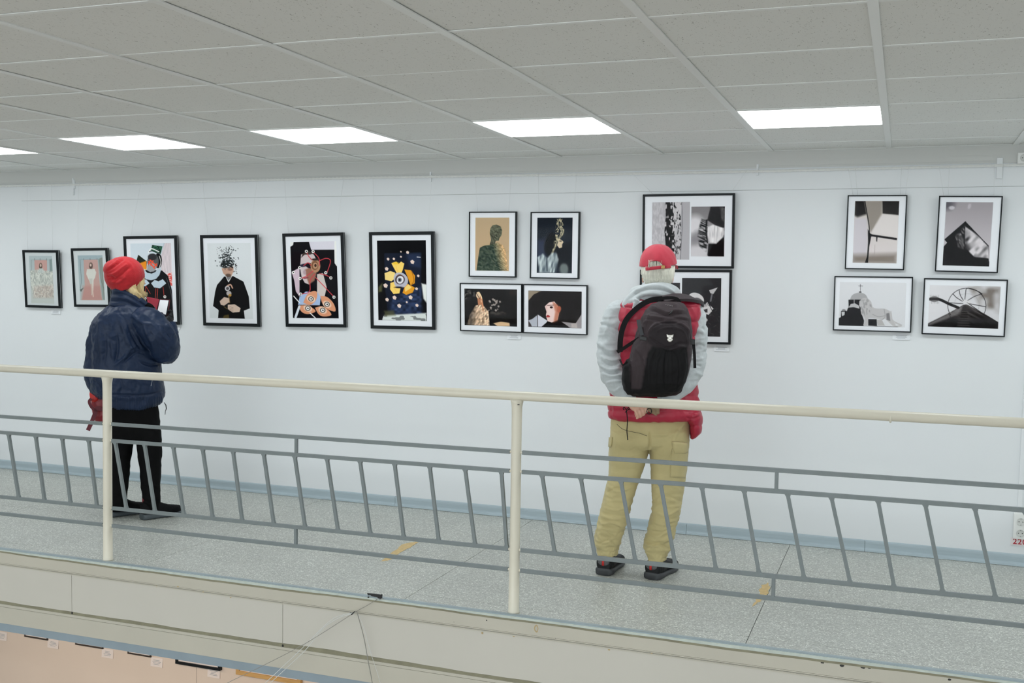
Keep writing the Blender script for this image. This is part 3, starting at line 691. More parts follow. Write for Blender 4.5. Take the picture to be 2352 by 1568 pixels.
def art6(a):
    a.c[:] = (10, 11, 15)
    a.poly([(1790, 285), (2135, 280), (2140, 860), (1830, 870), (1800, 600)], (22, 28, 44), 10)
    n_ = a.n(26, 20, 4); a.put(a.poly([(1860, 700), (2140, 590), (2150, 840), (1850, 850)], 0, 30, mask=True)*n_, (54, 72, 112)); a.put(a.poly([(2000, 290), (2130, 285), (2135, 420), (2030, 400)], 0, 30, mask=True)*.7, (40, 54, 84))
    a.poly([(2140, 560), (2190, 570), (2190, 740), (2160, 700)], (214, 220, 220), 14); a.put(a.poly([(1780, 860), (2190, 830), (2190, 910), (1770, 910)], 0, 16, mask=True)*(.55+.45*(a.n(40, 20, 2) > .35)), (204, 212, 212))
    a.poly([(1790, 820), (1880, 815), (1900, 860), (1800, 870)], (92, 94, 64), 24, .7); a.poly([(1738, 600), (1775, 560), (1770, 640), (1738, 650)], (110, 112, 70), 18, .7); a.poly([(1738, 860), (1800, 830), (1770, 908), (1738, 908)], (20, 20, 24), 6)
    Yl = (236, 204, 110); Or = (214, 150, 40)
    a.poly([(1858, 378), (1905, 362), (1925, 385), (1950, 362), (1980, 380), (1965, 440), (1950, 475), (1910, 470)], Yl, 2); a.ell(1900, 378, 30, 12, (226, 190, 50), 0, 8, .8)
    a.poly([(1795, 470), (1850, 450), (1895, 465), (1890, 520), (1860, 545), (1800, 530)], (230, 206, 132), 2)
    a.poly([(1850, 560), (1900, 545), (1945, 610), (1935, 655), (1880, 662), (1848, 620)], Yl, 2)
    a.poly([(1965, 650), (1995, 560), (2040, 580), (2080, 600), (2060, 645), (2000, 668)], Or, 2); a.poly([(1985, 600), (2020, 570), (2050, 600), (1990, 640)], (232, 204, 120), 6)
    a.poly([(1980, 435), (2040, 440), (2080, 490), (2078, 560), (2040, 580), (2010, 500)], Or, 2); a.line([(2050, 450), (2070, 530), (2050, 575)], 6, (160, 96, 24), 3); a.line([(1900, 400), (1925, 470)], 3, (206, 170, 80)); a.line([(1880, 600), (1910, 640)], 3, (206, 170, 80))
    a.poly([tuple(q) for q in fill_curve([(1880, 510), (1900, 470), (1960, 465), (2005, 500), (2015, 550), (1985, 595), (1925, 605), (1890, 575), (1880, 510)], 4)], (176, 178, 192), 3)
    a.ell(1940, 528, 46, 44, (72, 62, 68), -20, 6); a.ell(1942, 530, 32, 36, (216, 218, 226), 20, 3); a.ell(1938, 530, 19, 20, (110, 114, 126)); a.ell(1938, 531, 9, 10, (20, 20, 26)); a.line([(1905, 500), (1940, 480), (1978, 510)], 5, (110, 70, 60), 2)
    a.ell(1930, 600, 40, 8, (30, 30, 40), 0, 6)
    for x, y, r_ in ((1828, 340, 14), (1882, 338, 12), (1948, 318, 10), (1948, 272, 8), (2010, 278, 15), (2055, 365, 20), (1815, 430, 18), (2110, 492, 13), (1805, 585, 22), (1820, 715, 18), (1890, 695, 20), (2040, 690, 20), (1935, 770, 20), (2005, 735, 10), (2100, 762, 16), (2095, 610, 14)):
        a.poly([(x-r_, y-r_*.4), (x, y-r_), (x+r_, y-r_*.2), (x+r_*.5, y+r_), (x-r_*.6, y+r_*.7)], (222, 204, 194), 2)
    a.line([(2098, 320), (2128, 322)], 7, (214, 220, 226))
def art7(a):
    grad(a, 143, 740, (176, 156, 126), (182, 156, 124)); a.put(a.n(10, 10, 1)*.12, (214, 190, 150))
    m_ = a.poly([(420, 260), (445, 228), (490, 220), (535, 240), (552, 285), (545, 340), (520, 375), (515, 400), (480, 405), (470, 440), (410, 470), (412, 440), (428, 390), (412, 320)], 0, 3, mask=True)
    a.put(m_, (78, 82, 66)+(a.n(16, 9, 3, 40)[..., None]-.5)*np.array((70, 74, 60)))
    b = a.poly([(300, 480), (350, 455), (410, 450), (470, 435), (500, 420), (560, 450), (590, 500), (620, 738), (262, 738), (280, 600)], 0, 4, mask=True)
    t = np.clip((a.X-a.Y*.25-330)/110, 0, 1)[..., None]
    a.put(b, (np.array((50, 66, 54))*(1-t)+np.array((196, 164, 120))*t)+(a.n(18, 7, 7, 35)[..., None]-.5)*np.array((80, 76, 64)))
    r = np.random.default_rng(6)
    for k in range(46):
        x, y = r.uniform(290, 600), r.uniform(470, 730); L = r.uniform(25, 70); th = r.uniform(-1.2, 1.4); a.line([(x, y), (x+L*math.cos(th), y+L*math.sin(th))], 2.2, [(176, 160, 126), (120, 116, 88), (70, 70, 52)][k % 3], op=.7)
    for k in range(14):
        x, y = r.uniform(425, 535), r.uniform(240, 400); a.line([(x, y), (x+r.uniform(-40, 30), y+r.uniform(20, 50))], 2, (150, 146, 118), op=.6)
def art8(a):
    grad(a, 143, 765, (24, 30, 38), (30, 38, 50)); a.poly([(948, 400), (1040, 380), (1040, 620), (945, 640)], (46, 54, 76), 60)
    a.ell(1100, 440, 70, 130, (12, 14, 18), 10, 20); a.poly([(1140, 480), (1330, 400), (1330, 740), (1200, 740)], (10, 12, 18), 20, .8)
    sm = (176, 170, 142)
    for q, w_ in (([(1205, 160), (1175, 205), (1200, 250), (1240, 290), (1215, 350), (1180, 400)], 16), ([(1210, 165), (1215, 230), (1245, 300), (1225, 340)], 9), ([(1165, 340), (1170, 400), (1150, 460), (1120, 540)], 18)): a.line(q, w_, sm, 14, .75)
    a.put((a.n(9, 12, 5) > .62)*a.poly([(1165, 160), (1230, 160), (1255, 300), (1200, 400), (1110, 560), (1150, 340)], 0, 14, mask=True)*.7, (216, 208, 172))
    a.poly([(1195, 380), (1225, 395), (1245, 415), (1228, 440), (1228, 475), (1195, 485), (1170, 450)], (204, 190, 164), 6); a.ell(1210, 405, 14, 6, (60, 56, 50), 0, 6)
    m_ = a.poly([(948, 590), (1010, 545), (1060, 600), (1110, 540), (1160, 530), (1190, 610), (1150, 762), (970, 762)], 0, 20, mask=True)
    a.put(m_*.9, (150, 164, 170)+(a.n(16, 70, 3, 10)[..., None]-.5)*np.array((150, 150, 140)))
    a.ell(1250, 715, 50, 62, (126, 138, 138), 0, 30, .8); a.line([(1055, 600), (1060, 740)], 12, (40, 52, 64), 10, .8); a.line([(1050, 330), (1040, 480)], 5, (70, 76, 84), 10, .6)
def art9(a):
    a.c[:] = (17, 15, 15)
    a.put((a.n(14, 12, 8) > .7)*a.poly([(122, 940), (250, 950), (240, 1040), (130, 1110)], 0, 20, mask=True)*.7, (110, 108, 104)); a.put((a.n(9, 9, 2) > .6)*a.poly([(620, 955), (715, 958), (715, 1020), (640, 1000)], 0, 20, mask=True)*.6, (90, 82, 78))
    a.scat(22, (400, 535, 1050, 1190), (6, 15), (150, 142, 136), 3, soft=5); a.scat(26, (410, 600, 1205, 1235), (5, 12), (64, 60, 56), 4, soft=6)
    m_ = a.poly([(250, 1130), (330, 1120), (400, 1200), (410, 1356), (150, 1350), (180, 1240)], 0, 6, mask=True)
    t = np.clip((a.X-140)/90-(a.Y-1200)/150, 0, 1)
    a.put(m_*(.35+.65*np.clip((a.X-200)/60, 0, 1)), (186, 162, 138)+(a.n(14, 24, 3, 30)[..., None]-.5)*np.array((150, 140, 130)))
    for k in range(5): a.line([(165+8*k, 1350), (190+20*k, 1225)], 3, (150, 140, 130), op=.6); a.line([(160, 1250+22*k), (400, 1240+26*k)], 2.4, (190, 176, 160), op=.5)
    a.poly([(262, 985), (300, 990), (330, 1060), (345, 1150), (310, 1120), (280, 1130), (272, 1060)], (176, 120, 88), 4); a.ell(280, 1015, 24, 36, (214, 190, 160), 0, 4); a.line([(290, 985), (318, 1040), (318, 1090)], 14, (230, 206, 170), 4); a.line([(255, 985), (300, 1060)], 6, (40, 26, 22)); a.line([(320, 1060), (338, 1190)], 11, (196, 140, 104), 3)
    a.poly([(452, 1330), (540, 1312), (635, 1325), (640, 1362), (500, 1362)], (206, 176, 140), 8)
def art10(a):
    a.c[:] = (20, 16, 16)
    a.poly([(842, 963), (985, 970), (900, 1010), (842, 1080)], (140, 128, 112), 8); a.poly([(840, 1300), (890, 1280), (948, 1235), (955, 1368), (840, 1368)], (172, 178, 190), 5); a.poly([(950, 1232), (1060, 1300), (1040, 1345), (1000, 1368), (950, 1368)], (200, 204, 216), 2)
    a.line([(945, 1235), (948, 1368)], 8, (50, 48, 54)); a.poly([(840, 1300), (870, 1340), (880, 1368), (840, 1368)], (60, 54, 56), 8)
    a.poly([(1220, 1310), (1380, 1325), (1447, 1220), (1447, 1385), (1320, 1378)], (150, 146, 150), 8); a.poly([(1330, 1330), (1390, 1320), (1400, 1380), (1330, 1375)], (190, 184, 182), 12, .7)
    a.poly([(1030, 1140), (1080, 1095), (1140, 1085), (1175, 1130), (1190, 1150), (1190, 1230), (1175, 1290), (1110, 1320), (1062, 1305), (1042, 1240), (1050, 1200)], (224, 202, 200), 4)
    a.poly([(1120, 1090), (1180, 1120), (1200, 1200), (1175, 1300), (1130, 1320), (1150, 1200)], (176, 104, 76), 22, .8); a.ell(1192, 1172, 22, 38, (168, 92, 68), 10, 6)
    a.ell(1105, 1150, 17, 12, (40, 24, 22), 0, 5); a.line([(1060, 1130), (1130, 1125)], 7, (96, 60, 48), 5); a.ell(1068, 1252, 22, 11, (168, 52, 52), 0, 4); a.line([(1050, 1130), (1055, 1215)], 5, (190, 140, 130), 6, .6); a.ell(1066, 1240, 12, 4, (110, 30, 34), 0, 3)
    a.poly([(985, 1375), (1060, 1310), (1120, 1345), (1200, 1330), (1330, 1385), (985, 1385)], (14, 12, 14), 4)
def art11a(a):
    a.c[:] = (168, 168, 174); a.put(a.poly([(187, 170), (305, 170), (300, 690), (180, 690)], 0, 6, mask=True), (178, 178, 184)+(a.n(8, 20, 1)[..., None]-.5)*30)
    m_ = a.poly([(310, 170), (462, 170), (450, 300), (455, 520), (440, 690), (365, 690), (312, 560), (300, 430), (312, 300)], 0, 6, mask=True)
    q = a.n(12, 26, 5, 6)*.6+a.n(6, 13, 6)*.4; t = np.clip((a.X-370)/70, -.35, .5)*.4
    a.put(m_, np.clip((q+t-.46)*6, 0, 1)[..., None]*np.array((176, 176, 180))+(18, 17, 18))
    a.line([(458, 170), (462, 400), (445, 690)], 4, (70, 70, 74)); a.poly([(400, 400), (460, 350), (440, 690), (390, 690)], (150, 150, 156), 20, .35)
def art11b(a):
    grad(a, 210, 655, (120, 118, 122), (170, 168, 174)); a.ell(580, 380, 80, 90, (206, 206, 212), 0, 60); a.ell(600, 620, 110, 60, (196, 196, 202), 0, 40); a.ell(590, 480, 40, 60, (120, 118, 124), 30, 40, .7)
    a.poly([(720, 208), (848, 208), (848, 300), (840, 420), (770, 380), (690, 330)], (20, 18, 20), 14)
    a.poly([(690, 640), (700, 540), (770, 540), (840, 460), (840, 658), (700, 658)], (16, 15, 17), 10)
    m_ = a.poly([(640, 320), (690, 330), (690, 520), (680, 610), (620, 560), (605, 470), (620, 380)], 0, 20, mask=True); a.put(m_*np.clip(a.n(40, 7, 4, 20)*2.2-.5, 0, 1), (20, 20, 22))
    a.line([(684, 330), (678, 420), (690, 530)], 12, (14, 14, 16), 5)
    m2 = a.poly([(695, 390), (740, 370), (838, 400), (832, 480), (770, 535), (712, 530), (690, 460)], 0, 12, mask=True); a.put(m2, (206, 206, 210)+(a.n(7, 50, 2)[..., None]-.5)*60)
    a.put(a.poly([(800, 215), (845, 215), (842, 350), (815, 330)], 0, 10, mask=True)*a.n(5, 12, 8)*.7, (150, 150, 150))
def art12(a):
    a.c[:] = (46, 46, 49)
    if a.X.min() < 450 and a.X.max() < 460: a.poly([(380, 960), (430, 960), (430, 1100), (380, 1100)], (80, 80, 84), 30, .5); return
    r = np.random.default_rng(4)
    for k in range(60):
        x, y = r.uniform(470, 800), r.uniform(870, 1370); th = r.uniform(0, 3.1); L = r.uniform(10, 40); a.line([(x, y), (x+L*math.cos(th), y+L*math.sin(th))], 3, [(74, 74, 78), (96, 96, 100), (28, 28, 30)][k % 3], 4, .7)
    a.ell(590, 1040, 72, 50, (206, 206, 210), 25, 4); a.ell(610, 1070, 50, 32, (90, 90, 94), 35, 8); a.poly([(630, 1120), (690, 1070), (730, 1150), (700, 1185), (650, 1165)], (204, 204, 208), 3)
    for k in range(5): a.line([(650+k*16, 1120-k*6), (660+k*18, 1085-k*6)], 4, (50, 50, 54)); 
    a.poly([(650, 1140), (690, 1130), (690, 1165), (660, 1160)], (60, 60, 64), 5); a.poly([(705, 965), (780, 940), (740, 1000), (715, 990)], (186, 186, 190), 3); a.line([(730, 1000), (718, 1060)], 14, (110, 110, 116), 5); a.ell(672, 1230, 20, 16, (180, 180, 184), 0, 5); a.poly([(715, 1100), (745, 1130), (730, 1140)], (200, 200, 204), 3); a.ell(640, 1320, 60, 40, (84, 84, 88), 0, 40, .6)
def art13(a):
    grad(a, 170, 752, (196, 192, 188), (204, 200, 204)); a.poly([(300, 330), (430, 330), (430, 740), (286, 740)], (192, 190, 198), 30); a.poly([(286, 680), (705, 660), (705, 755), (286, 755)], (126, 118, 112), 60)
    a.poly([(307, 165), (400, 165), (420, 290), (330, 320), (300, 300)], (22, 20, 20), 26); a.poly([(565, 168), (730, 168), (722, 298), (570, 285)], (28, 25, 24), 12); a.poly([(400, 165), (565, 165), (565, 285), (460, 470), (440, 400)], (142, 136, 130), 24)
    a.poly([(570, 290), (720, 305), (715, 510), (460, 470)], (208, 205, 206), 20)
    a.line([(400, 165), (425, 300), (442, 400), (447, 480)], 9, (22, 20, 22)); a.poly([(430, 430), (450, 470), (475, 482), (710, 512), (706, 532), (465, 500), (445, 600), (435, 750), (405, 750), (425, 690), (434, 560)], (20, 18, 20), 3)
    a.poly([(510, 500), (525, 505), (520, 550), (512, 545)], (30, 28, 30), 4); a.line([(500, 580), (492, 745)], 4, (140, 132, 130), 8, .6)
def art14(a):
    grad(a, 178, 778, (150, 146, 152), (196, 194, 202)); a.ell(1180, 190, 70, 60, (70, 68, 76), 0, 60, .8); a.ell(1225, 232, 28, 18, (206, 206, 214), 0, 12, .8); a.ell(1395, 215, 16, 26, (196, 194, 202), 20, 14, .6)
    a.poly([(1155, 535), (1358, 358), (1580, 580), (1580, 780), (1134, 780), (1145, 600), (1180, 560)], (16, 15, 17), 3)
    m_ = a.poly([(1350, 400), (1480, 490), (1578, 590), (1582, 700), (1440, 690), (1350, 600)], 0, 14, mask=True); a.put(m_*np.clip(a.n(26, 60, 3, 45)*.9+.42-.5*np.clip((1410-a.X)/60, 0, 1), 0, 1), (204, 202, 208))
    m_ = a.poly([(1350, 410), (1350, 620), (1290, 600), (1260, 500)], 0, 24, mask=True); a.put(m_*np.clip(a.n(22, 12, 5, 60)*1.3-.2, 0, 1), (150, 148, 152)); a.line([(1352, 390), (1350, 620)], 5, (22, 20, 22)); a.line([(1358, 360), (1578, 585)], 4, (40, 38, 42))
    a.poly([(1350, 615), (1440, 690), (1590, 730), (1590, 780), (1345, 780)], (14, 13, 15), 10); a.line([(1160, 530), (1358, 360)], 8, (12, 12, 14))
def art15(a):
    grad(a, 938, 1355, (204, 208, 214), (200, 204, 210))
    dk = (24, 24, 27)
    a.line([(362, 960), (362, 1030)], 4, (60, 60, 64)); a.line([(345, 975), (384, 975)], 4, (60, 60, 64)); a.ell(360, 1032, 12, 6, (60, 60, 64))
    a.poly([tuple(q) for q in fill_curve([(262, 1105), (285, 1060), (350, 1037), (410, 1055), (440, 1105)], 5)]+[(262, 1105)], (158, 160, 164), 2); a.poly([(247, 1105), (400, 1102), (375, 1200), (250, 1190)], dk, 2); a.line([(303, 1105), (303, 1150)], 5, (196, 198, 202))
    a.poly([(248, 1180), (270, 1145), (310, 1138), (350, 1160), (355, 1190)], (176, 178, 182), 2)
    a.poly([(153, 1350), (155, 1280), (175, 1270), (175, 1215), (205, 1200), (230, 1215), (245, 1180), (300, 1175), (360, 1190), (400, 1300), (395, 1350)], dk, 2); a.ell(203, 1203, 18, 9, (130, 132, 136)); a.poly([(180, 1220), (212, 1218), (210, 1250), (185, 1262)], (186, 190, 194), 3)
    W = (178, 179, 182); S2 = (132, 132, 136)
    a.poly([tuple(q) for q in fill_curve([(352, 1120), (385, 1090), (425, 1090), (465, 1120), (480, 1170), (520, 1185), (590, 1185), (640, 1205), (665, 1240), (670, 1290), (700, 1330), (690, 1345), (650, 1310), (610, 1280), (570, 1290), (520, 1280), (470, 1275), (440, 1280), (435, 1340), (390, 1340), (405, 1320), (400, 1270), (372, 1240), (365, 1180), (352, 1160), (352, 1120)], 3)], W, 2)
    a.poly([(520, 1290), (570, 1290), (600, 1345), (530, 1345)], (170, 170, 172), 2); a.line([(655, 1210), (670, 1290), (740, 1330)], 9, W); a.line([(610, 1280), (690, 1345), (750, 1345)], 14, W, 3); a.line([(700, 1315), (755, 1338)], 14, W, 3); a.poly([(610, 1230), (640, 1225), (650, 1300), (615, 1290)], (90, 90, 94), 6, .7)
    a.poly([(440, 1285), (520, 1285), (525, 1350), (440, 1345)], dk, 3); a.line([(200, 1352), (720, 1356)], 6, dk)
    m_ = a.poly([(360, 1110), (440, 1095), (480, 1180), (430, 1270), (375, 1230)], 0, 10, mask=True); a.put(m_*(a.n(9, 24, 5, -15) > .55)*.6, S2); a.line([(480, 1240), (540, 1262), (600, 1250)], 4, S2, 4); a.line([(590, 1190), (600, 1260), (570, 1290)], 4, S2, 4)
def art16(a):
    grad(a, 1018, 1690, (206, 208, 214), (196, 198, 204), 'X')
    a.put(a.poly([(1400, 985), (1695, 985), (1680, 1220), (1560, 1180), (1480, 1120)], 0, 60, mask=True)*np.clip(a.n(60, 50, 3)*1.5-.1, 0, 1), (116, 110, 106))
    dk = (24, 22, 24)
    m_ = a.poly([(996, 1330), (1200, 1230), (1340, 1150), (1370, 1145), (1460, 1190), (1560, 1245), (1668, 1310), (1665, 1385), (996, 1362)], 0, 5, mask=True)
    a.put(m_, (58, 55, 56)+(a.n(90, 9, 3, 28)[..., None]-.5)*60); a.put(m_*np.clip((a.Y-1210)/130, 0, .85), (18, 17, 18)); a.poly([(1340, 1160), (1365, 1150), (1400, 1385), (1270, 1385)], (30, 28, 29), 10, .8)
    for k in range(8): a.line([(1325-k*6, 1190+k*22), (1385+k*2, 1190+k*22)], 5, (78, 74, 74), 3, .8)
    a.poly([(996, 1330), (1200, 1232), (1335, 1160), (1290, 1240), (1010, 1350)], (128, 126, 128), 22, .7)
    a.line([(1015, 1098), (1105, 1100), (1200, 1142), (1290, 1178)], 26, dk, 3); a.ell(1060, 1098, 46, 28, (60, 58, 60), 0, 3, .55)
    for k in range(6): a.line([(1020+k*16, 1060), (1035+k*14, 1140)], 2.4, (60, 58, 60))
    P_ = lambda t: (1372+182*math.cos(t), 1160+168*math.sin(t)*.98)
    for t in range(32): a.line([P_(PI*.82+t*.142), P_(PI*.82+(t+1)*.142)], 5, dk)
    for t in range(20): a.line([(1372+120*math.cos(t*.35), 1150+105*math.sin(t*.35)), (1372+120*math.cos(t*.35+.35), 1150+105*math.sin(t*.35+.35))], 2, (90, 88, 92), op=.7)
    for q in ([(1355, 1100), (1365, 1010), (1385, 995)], [(1340, 1110), (1310, 1060), (1300, 1015)], [(1330, 1118), (1270, 1080), (1243, 1050)], [(1335, 1140), (1195, 1132)], [(1380, 1110), (1450, 1070), (1518, 1048)], [(1395, 1140), (1550, 1168)], [(1385, 995), (1470, 1020), (1520, 1050)], [(1375, 1130), (1500, 1215)]): a.line(q, 6, dk)
    a.ell(1368, 1125, 40, 26, (206, 206, 210), 0, 24, .6); a.line([(1195, 1230), (1240, 1310)], 4, dk)

# frame data: x centre, bottom z, width, height, forward tilt, roll; frame corners and print corners in one common crop frame
FD = [
 ((-6.2152,1.2781,.3440,.4419,.0603,-.0009), .0185, [(110,315),(600,318),(160,1088)], [((197,393),(517,395),(232,1030),art1)], 'leftmost small picture of a woman before a pink cloth, its lower half white netting', 'silver'),
 ((-5.7424,1.2945,.3405,.4426,.0578,.0149), .0185, [(768,293),(1265,285),(820,1083)], [((858,388),(1197,390),(888,990),art2)], 'second small picture from the left, a woman in white on a pink backdrop', 'silver'),
 ((-5.1851,1.1805,.4742,.6476,.0410,.0126), .0215, [(1480,130),(2200,118),(1528,1310)], [((1572,228),(2120,228),(1602,1235),art3)], 'large collage picture partly hidden by the visitor in the red beanie', 'silver'),
 ((-4.5051,1.1860,.4772,.6487,.0511,.0074), .0215, [(73,120),(605,113),(105,960)], [((138,195),(543,193),(165,888),art4)], 'large picture of a man in black whose head bursts into dark splinters', 'silver'),
 ((-3.8165,1.1994,.4787,.6482,.0505,.0174), .0215, [(840,105),(1408,92),(873,972)], [((912,183),(1342,180),(937,888),art5)], 'large picture of a face with red threads ending in small eyes', 'silver'),
 ((-3.1511,1.2047,.4783,.6498,.0414,.0093), .0215, [(1648,92),(2252,83),(1664,988)], [((1722,170),(2177,167),(1738,908),art6)], 'large dark picture of a yellow petalled flower around one eye', 'silver'),
 ((-2.5130,1.5607,.3280,.4225,.0325,-.0038), .0075, [(178,76),(712,74),(174,810)], [((250,143),(632,143),(247,738),art7)], 'upright sand coloured picture of a figure overlaid with dry branches', ''),
 ((-2.0910,1.5564,.3256,.4221,.0227,-.0034), .0075, [(873,78),(1425,77),(862,828)], [((948,143),(1345,143),(940,765),art8)], 'upright dark blue picture of a woman in profile under a wisp of smoke', ''),
 ((-2.5165,1.2064,.4330,.3148,.0537,-.0001), .0065, [(70,877),(778,890),(75,1418)], [((122,940),(721,955),(122,1352),art9)], 'horizontal dark picture of a woman in a wide pale skirt', ''),
 ((-2.0800,1.2053,.4278,.3151,.0536,-.0020), .0065, [(782,890),(1510,903),(785,1442)], [((842,963),(1447,975),(840,1370),art10)], 'horizontal picture of a pale face under a huge black hat', ''),
 ((-1.2433,1.6327,.5576,.4474,.0549,.0017), .0135, [(100,98),(933,90),(97,765)], [((187,170),(533,170),(182,688),art11a), ((546,210),(846,208),(540,655),art11b)], 'wide frame with two black and white prints, bark and feathers, above the red cap', ''),
 ((-1.2512,1.1741,.5608,.4471,.0053,.0073), .0135, [(76,775),(905,787),(67,1437)], [((128,893),(443,893),(120,1375),art12), ((462,853),(812,857),(455,1375),art12)], 'wide frame with dark leaf prints, half hidden behind the man in the cap', ''),
 ((-.1685,1.6349,.3219,.4226,.0383,-.0094), .0065, [(236,115),(803,110),(205,815)], [((307,170),(727,167),(286,752),art13)], 'upright black and white picture of a dark forked branch shape on a pale ground', ''),
 ((.3165,1.6261,.3237,.4210,.0900,-.0173), .0065, [(1103,120),(1712,118),(1060,838)], [((1172,178),(1622,176),(1134,778),art14)], 'upright black and white picture of a pointed roof, top right of the wall', ''),
 ((-.1712,1.2805,.4264,.3153,.0438,-.0007), .0065, [(110,882),(860,887),(92,1397)], [((163,938),(798,945),(153,1350),art15)], 'horizontal black and white picture of a stone lion before a domed church', ''),
 ((.3119,1.2731,.4295,.3170,.0900,-.0079), .0065, [(962,900),(1760,913),(932,1432)], [((1018,965),(1692,980),(996,1358),art16)], 'horizontal black and white picture of a windmill wheel above a ribbed roof, bottom right', ''),
]
M_frame = mat('black lacquered frame', (20, 25, 28), .42, spec=.22)
M_silver = mat('silver line', (190, 194, 196), .35, metal=.5)
M_mat = mat('white passe-partout', (246, 248, 252), .8, spec=.2)
M_mat2 = mat('grey passe-partout', (216, 221, 222), .8, spec=.2)
M_cordt = mat('clear nylon cord', (226, 228, 228), .35)
M_print = vcol_mat('photographic print', .5, .03)
MG = bpy.data.materials.new('picture glass'); MG.use_nodes = True; nt = MG.node_tree; nt.nodes.clear()
ou = nt.nodes.new('ShaderNodeOutputMaterial'); mx = nt.nodes.new('ShaderNodeMixShader'); tr = nt.nodes.new('ShaderNodeBsdfTransparent'); gl = nt.nodes.new('ShaderNodeBsdfGlossy')
gl.inputs['Roughness'].default_value = .03; fr_ = nt.nodes.new('ShaderNodeFresnel'); fr_.inputs[0].default_value = 1.12
nt.links.new(fr_.outputs[0], mx.inputs[0]); nt.links.new(tr.outputs[0], mx.inputs[1]); nt.links.new(gl.outputs[0], mx.inputs[2]); nt.links.new(mx.outputs[0], ou.inputs[0])
PRINT_GAIN = .93
def s2l(c):
    c = np.clip(c, 0, 255)/255; return np.where(c <= .04045, c/12.92, ((c+.055)/1.055)**2.4)
def picture(data, idx):
    (cx, zb, w_, h_, th, ro), bw, (ftl, ftr, fbl), prints, label, edge = data
    root = empty('picture_frame', (cx, WY-.003, zb), label, 'picture', 'pictures hung on the gallery wall')
    D_ = .024
    # local frame: X right, Z up, Y into the wall; front face at y=-D_
    R_ = Matrix.Rotation(th, 4, 'X') @ Matrix.Rotation(-ro, 4, 'Y')
    root.rotation_euler = R_.to_euler()
    root.location.y = WY-.0025
    x0_, x1_ = -w_/2, w_/2
    b = MB(); o_ = [(x0_, 0), (x1_, 0), (x1_, h_), (x0_, h_)]; i_ = [(x0_+bw, bw), (x1_-bw, bw), (x1_-bw, h_-bw), (x0_+bw, h_-bw)]
    for k in range(4):
        (ax, az), (bx, bz), (cx_, cz_), (dx, dz) = o_[k], o_[(k+1) % 4], i_[(k+1) % 4], i_[k]
        mb = MB(); vs = [(ax, -D_, az), (bx, -D_, bz), (cx_, -D_, cz_), (dx, -D_, dz), (ax, 0, az), (bx, 0, bz), (cx_, 0, cz_), (dx, 0, dz)]
        mb.add(vs, [(0,1,2,3),(4,7,6,5),(0,4,5,1),(1,5,6,2),(2,6,7,3),(3,7,4,0)])
        mb.build('frame_bar', M_frame, root, bevel=.0012, seg=1)
    if edge:
        b = MB(); e_ = .0004
        for q in ((x0_-e_, x0_+.001, 0, h_), (x1_-.001, x1_+e_, 0, h_)): b.box(q[0], q[1], -.0150, -.0125, q[2], q[3])
        b.build('edge_strip', M_silver, root)
    b = MB().box(x0_+bw*.6, x1_-bw*.6, -D_+.007, -D_+.009, bw*.6, h_-bw*.6); b.build('mount', M_mat if idx > 1 else M_mat2, root)
    b = MB().box(x0_+bw*.8, x1_-bw*.8, -D_+.0025, -D_+.0037, bw*.8, h_-bw*.8); b.build('pane', MG, root)
    A = np.array([np.array(ftr, float)-ftl, np.array(fbl, float)-ftl]).T; Ai = np.linalg.inv(A)
    for (ptl, ptr, pbl, fn) in prints:
        u = [Ai@(np.array(q, float)-ftl) for q in (ptl, ptr, pbl)]
        pw = (u[1][0]-u[0][0])*w_; ph = (u[2][1]-u[0][1])*h_
        L0 = x0_+u[0][0]*w_; T0 = h_-u[0][1]*h_
        sc_px = np.linalg.norm((aty(1176, 784, WY)-CAM))
        nx, ny = max(20, int(pw*430)), max(20, int(ph*430))
        a = Art(ptl, ptr, pbl, nx, ny, (128, 128, 128)); fn(a)
        if idx < 2: a.c = a.c*.78+np.array((152., 158., 158.))*.22  # washed-out haze of glass reflections mixed into the leftmost prints' colours
        g = np.random.default_rng(idx).normal(0, 1.0, a.c.shape[:2])[..., None]
        lc = s2l(a.c+g)/s2l(np.array((214., 218., 222.)))*PRINT_GAIN*.98
        xs_ = L0+a.U*pw; zs = T0-a.V*ph
        vs = np.stack([xs_, np.full_like(xs_, -D_+.0066), zs], -1).reshape(-1, 3)
        W1 = nx+1; I = (np.arange(ny)[:, None]*W1+np.arange(nx)).ravel()
        fs = np.stack([I, I+W1, I+W1+1, I+1], 1)
        me = bpy.data.meshes.new('print'); me.vertices.add(len(vs)); me.vertices.foreach_set('co', vs.ravel())
        me.loops.add(len(fs)*4); me.loops.foreach_set('vertex_index', fs.ravel().astype(np.int32))
        me.polygons.add(len(fs)); me.polygons.foreach_set('loop_start', np.arange(0, len(fs)*4, 4, dtype=np.int32)); me.update(calc_edges=True)
        set_col(me, lc.reshape(-1, 3))
        link('print', me, M_print, root)
    return root
PICS = [picture(d_, i_) for i_, d_ in enumerate(FD)]
def adopt_r(o, root):
    o.parent = root; o.matrix_parent_inverse = (Matrix.Translation(root.location) @ root.rotation_euler.to_matrix().to_4x4()).inverted(); return o
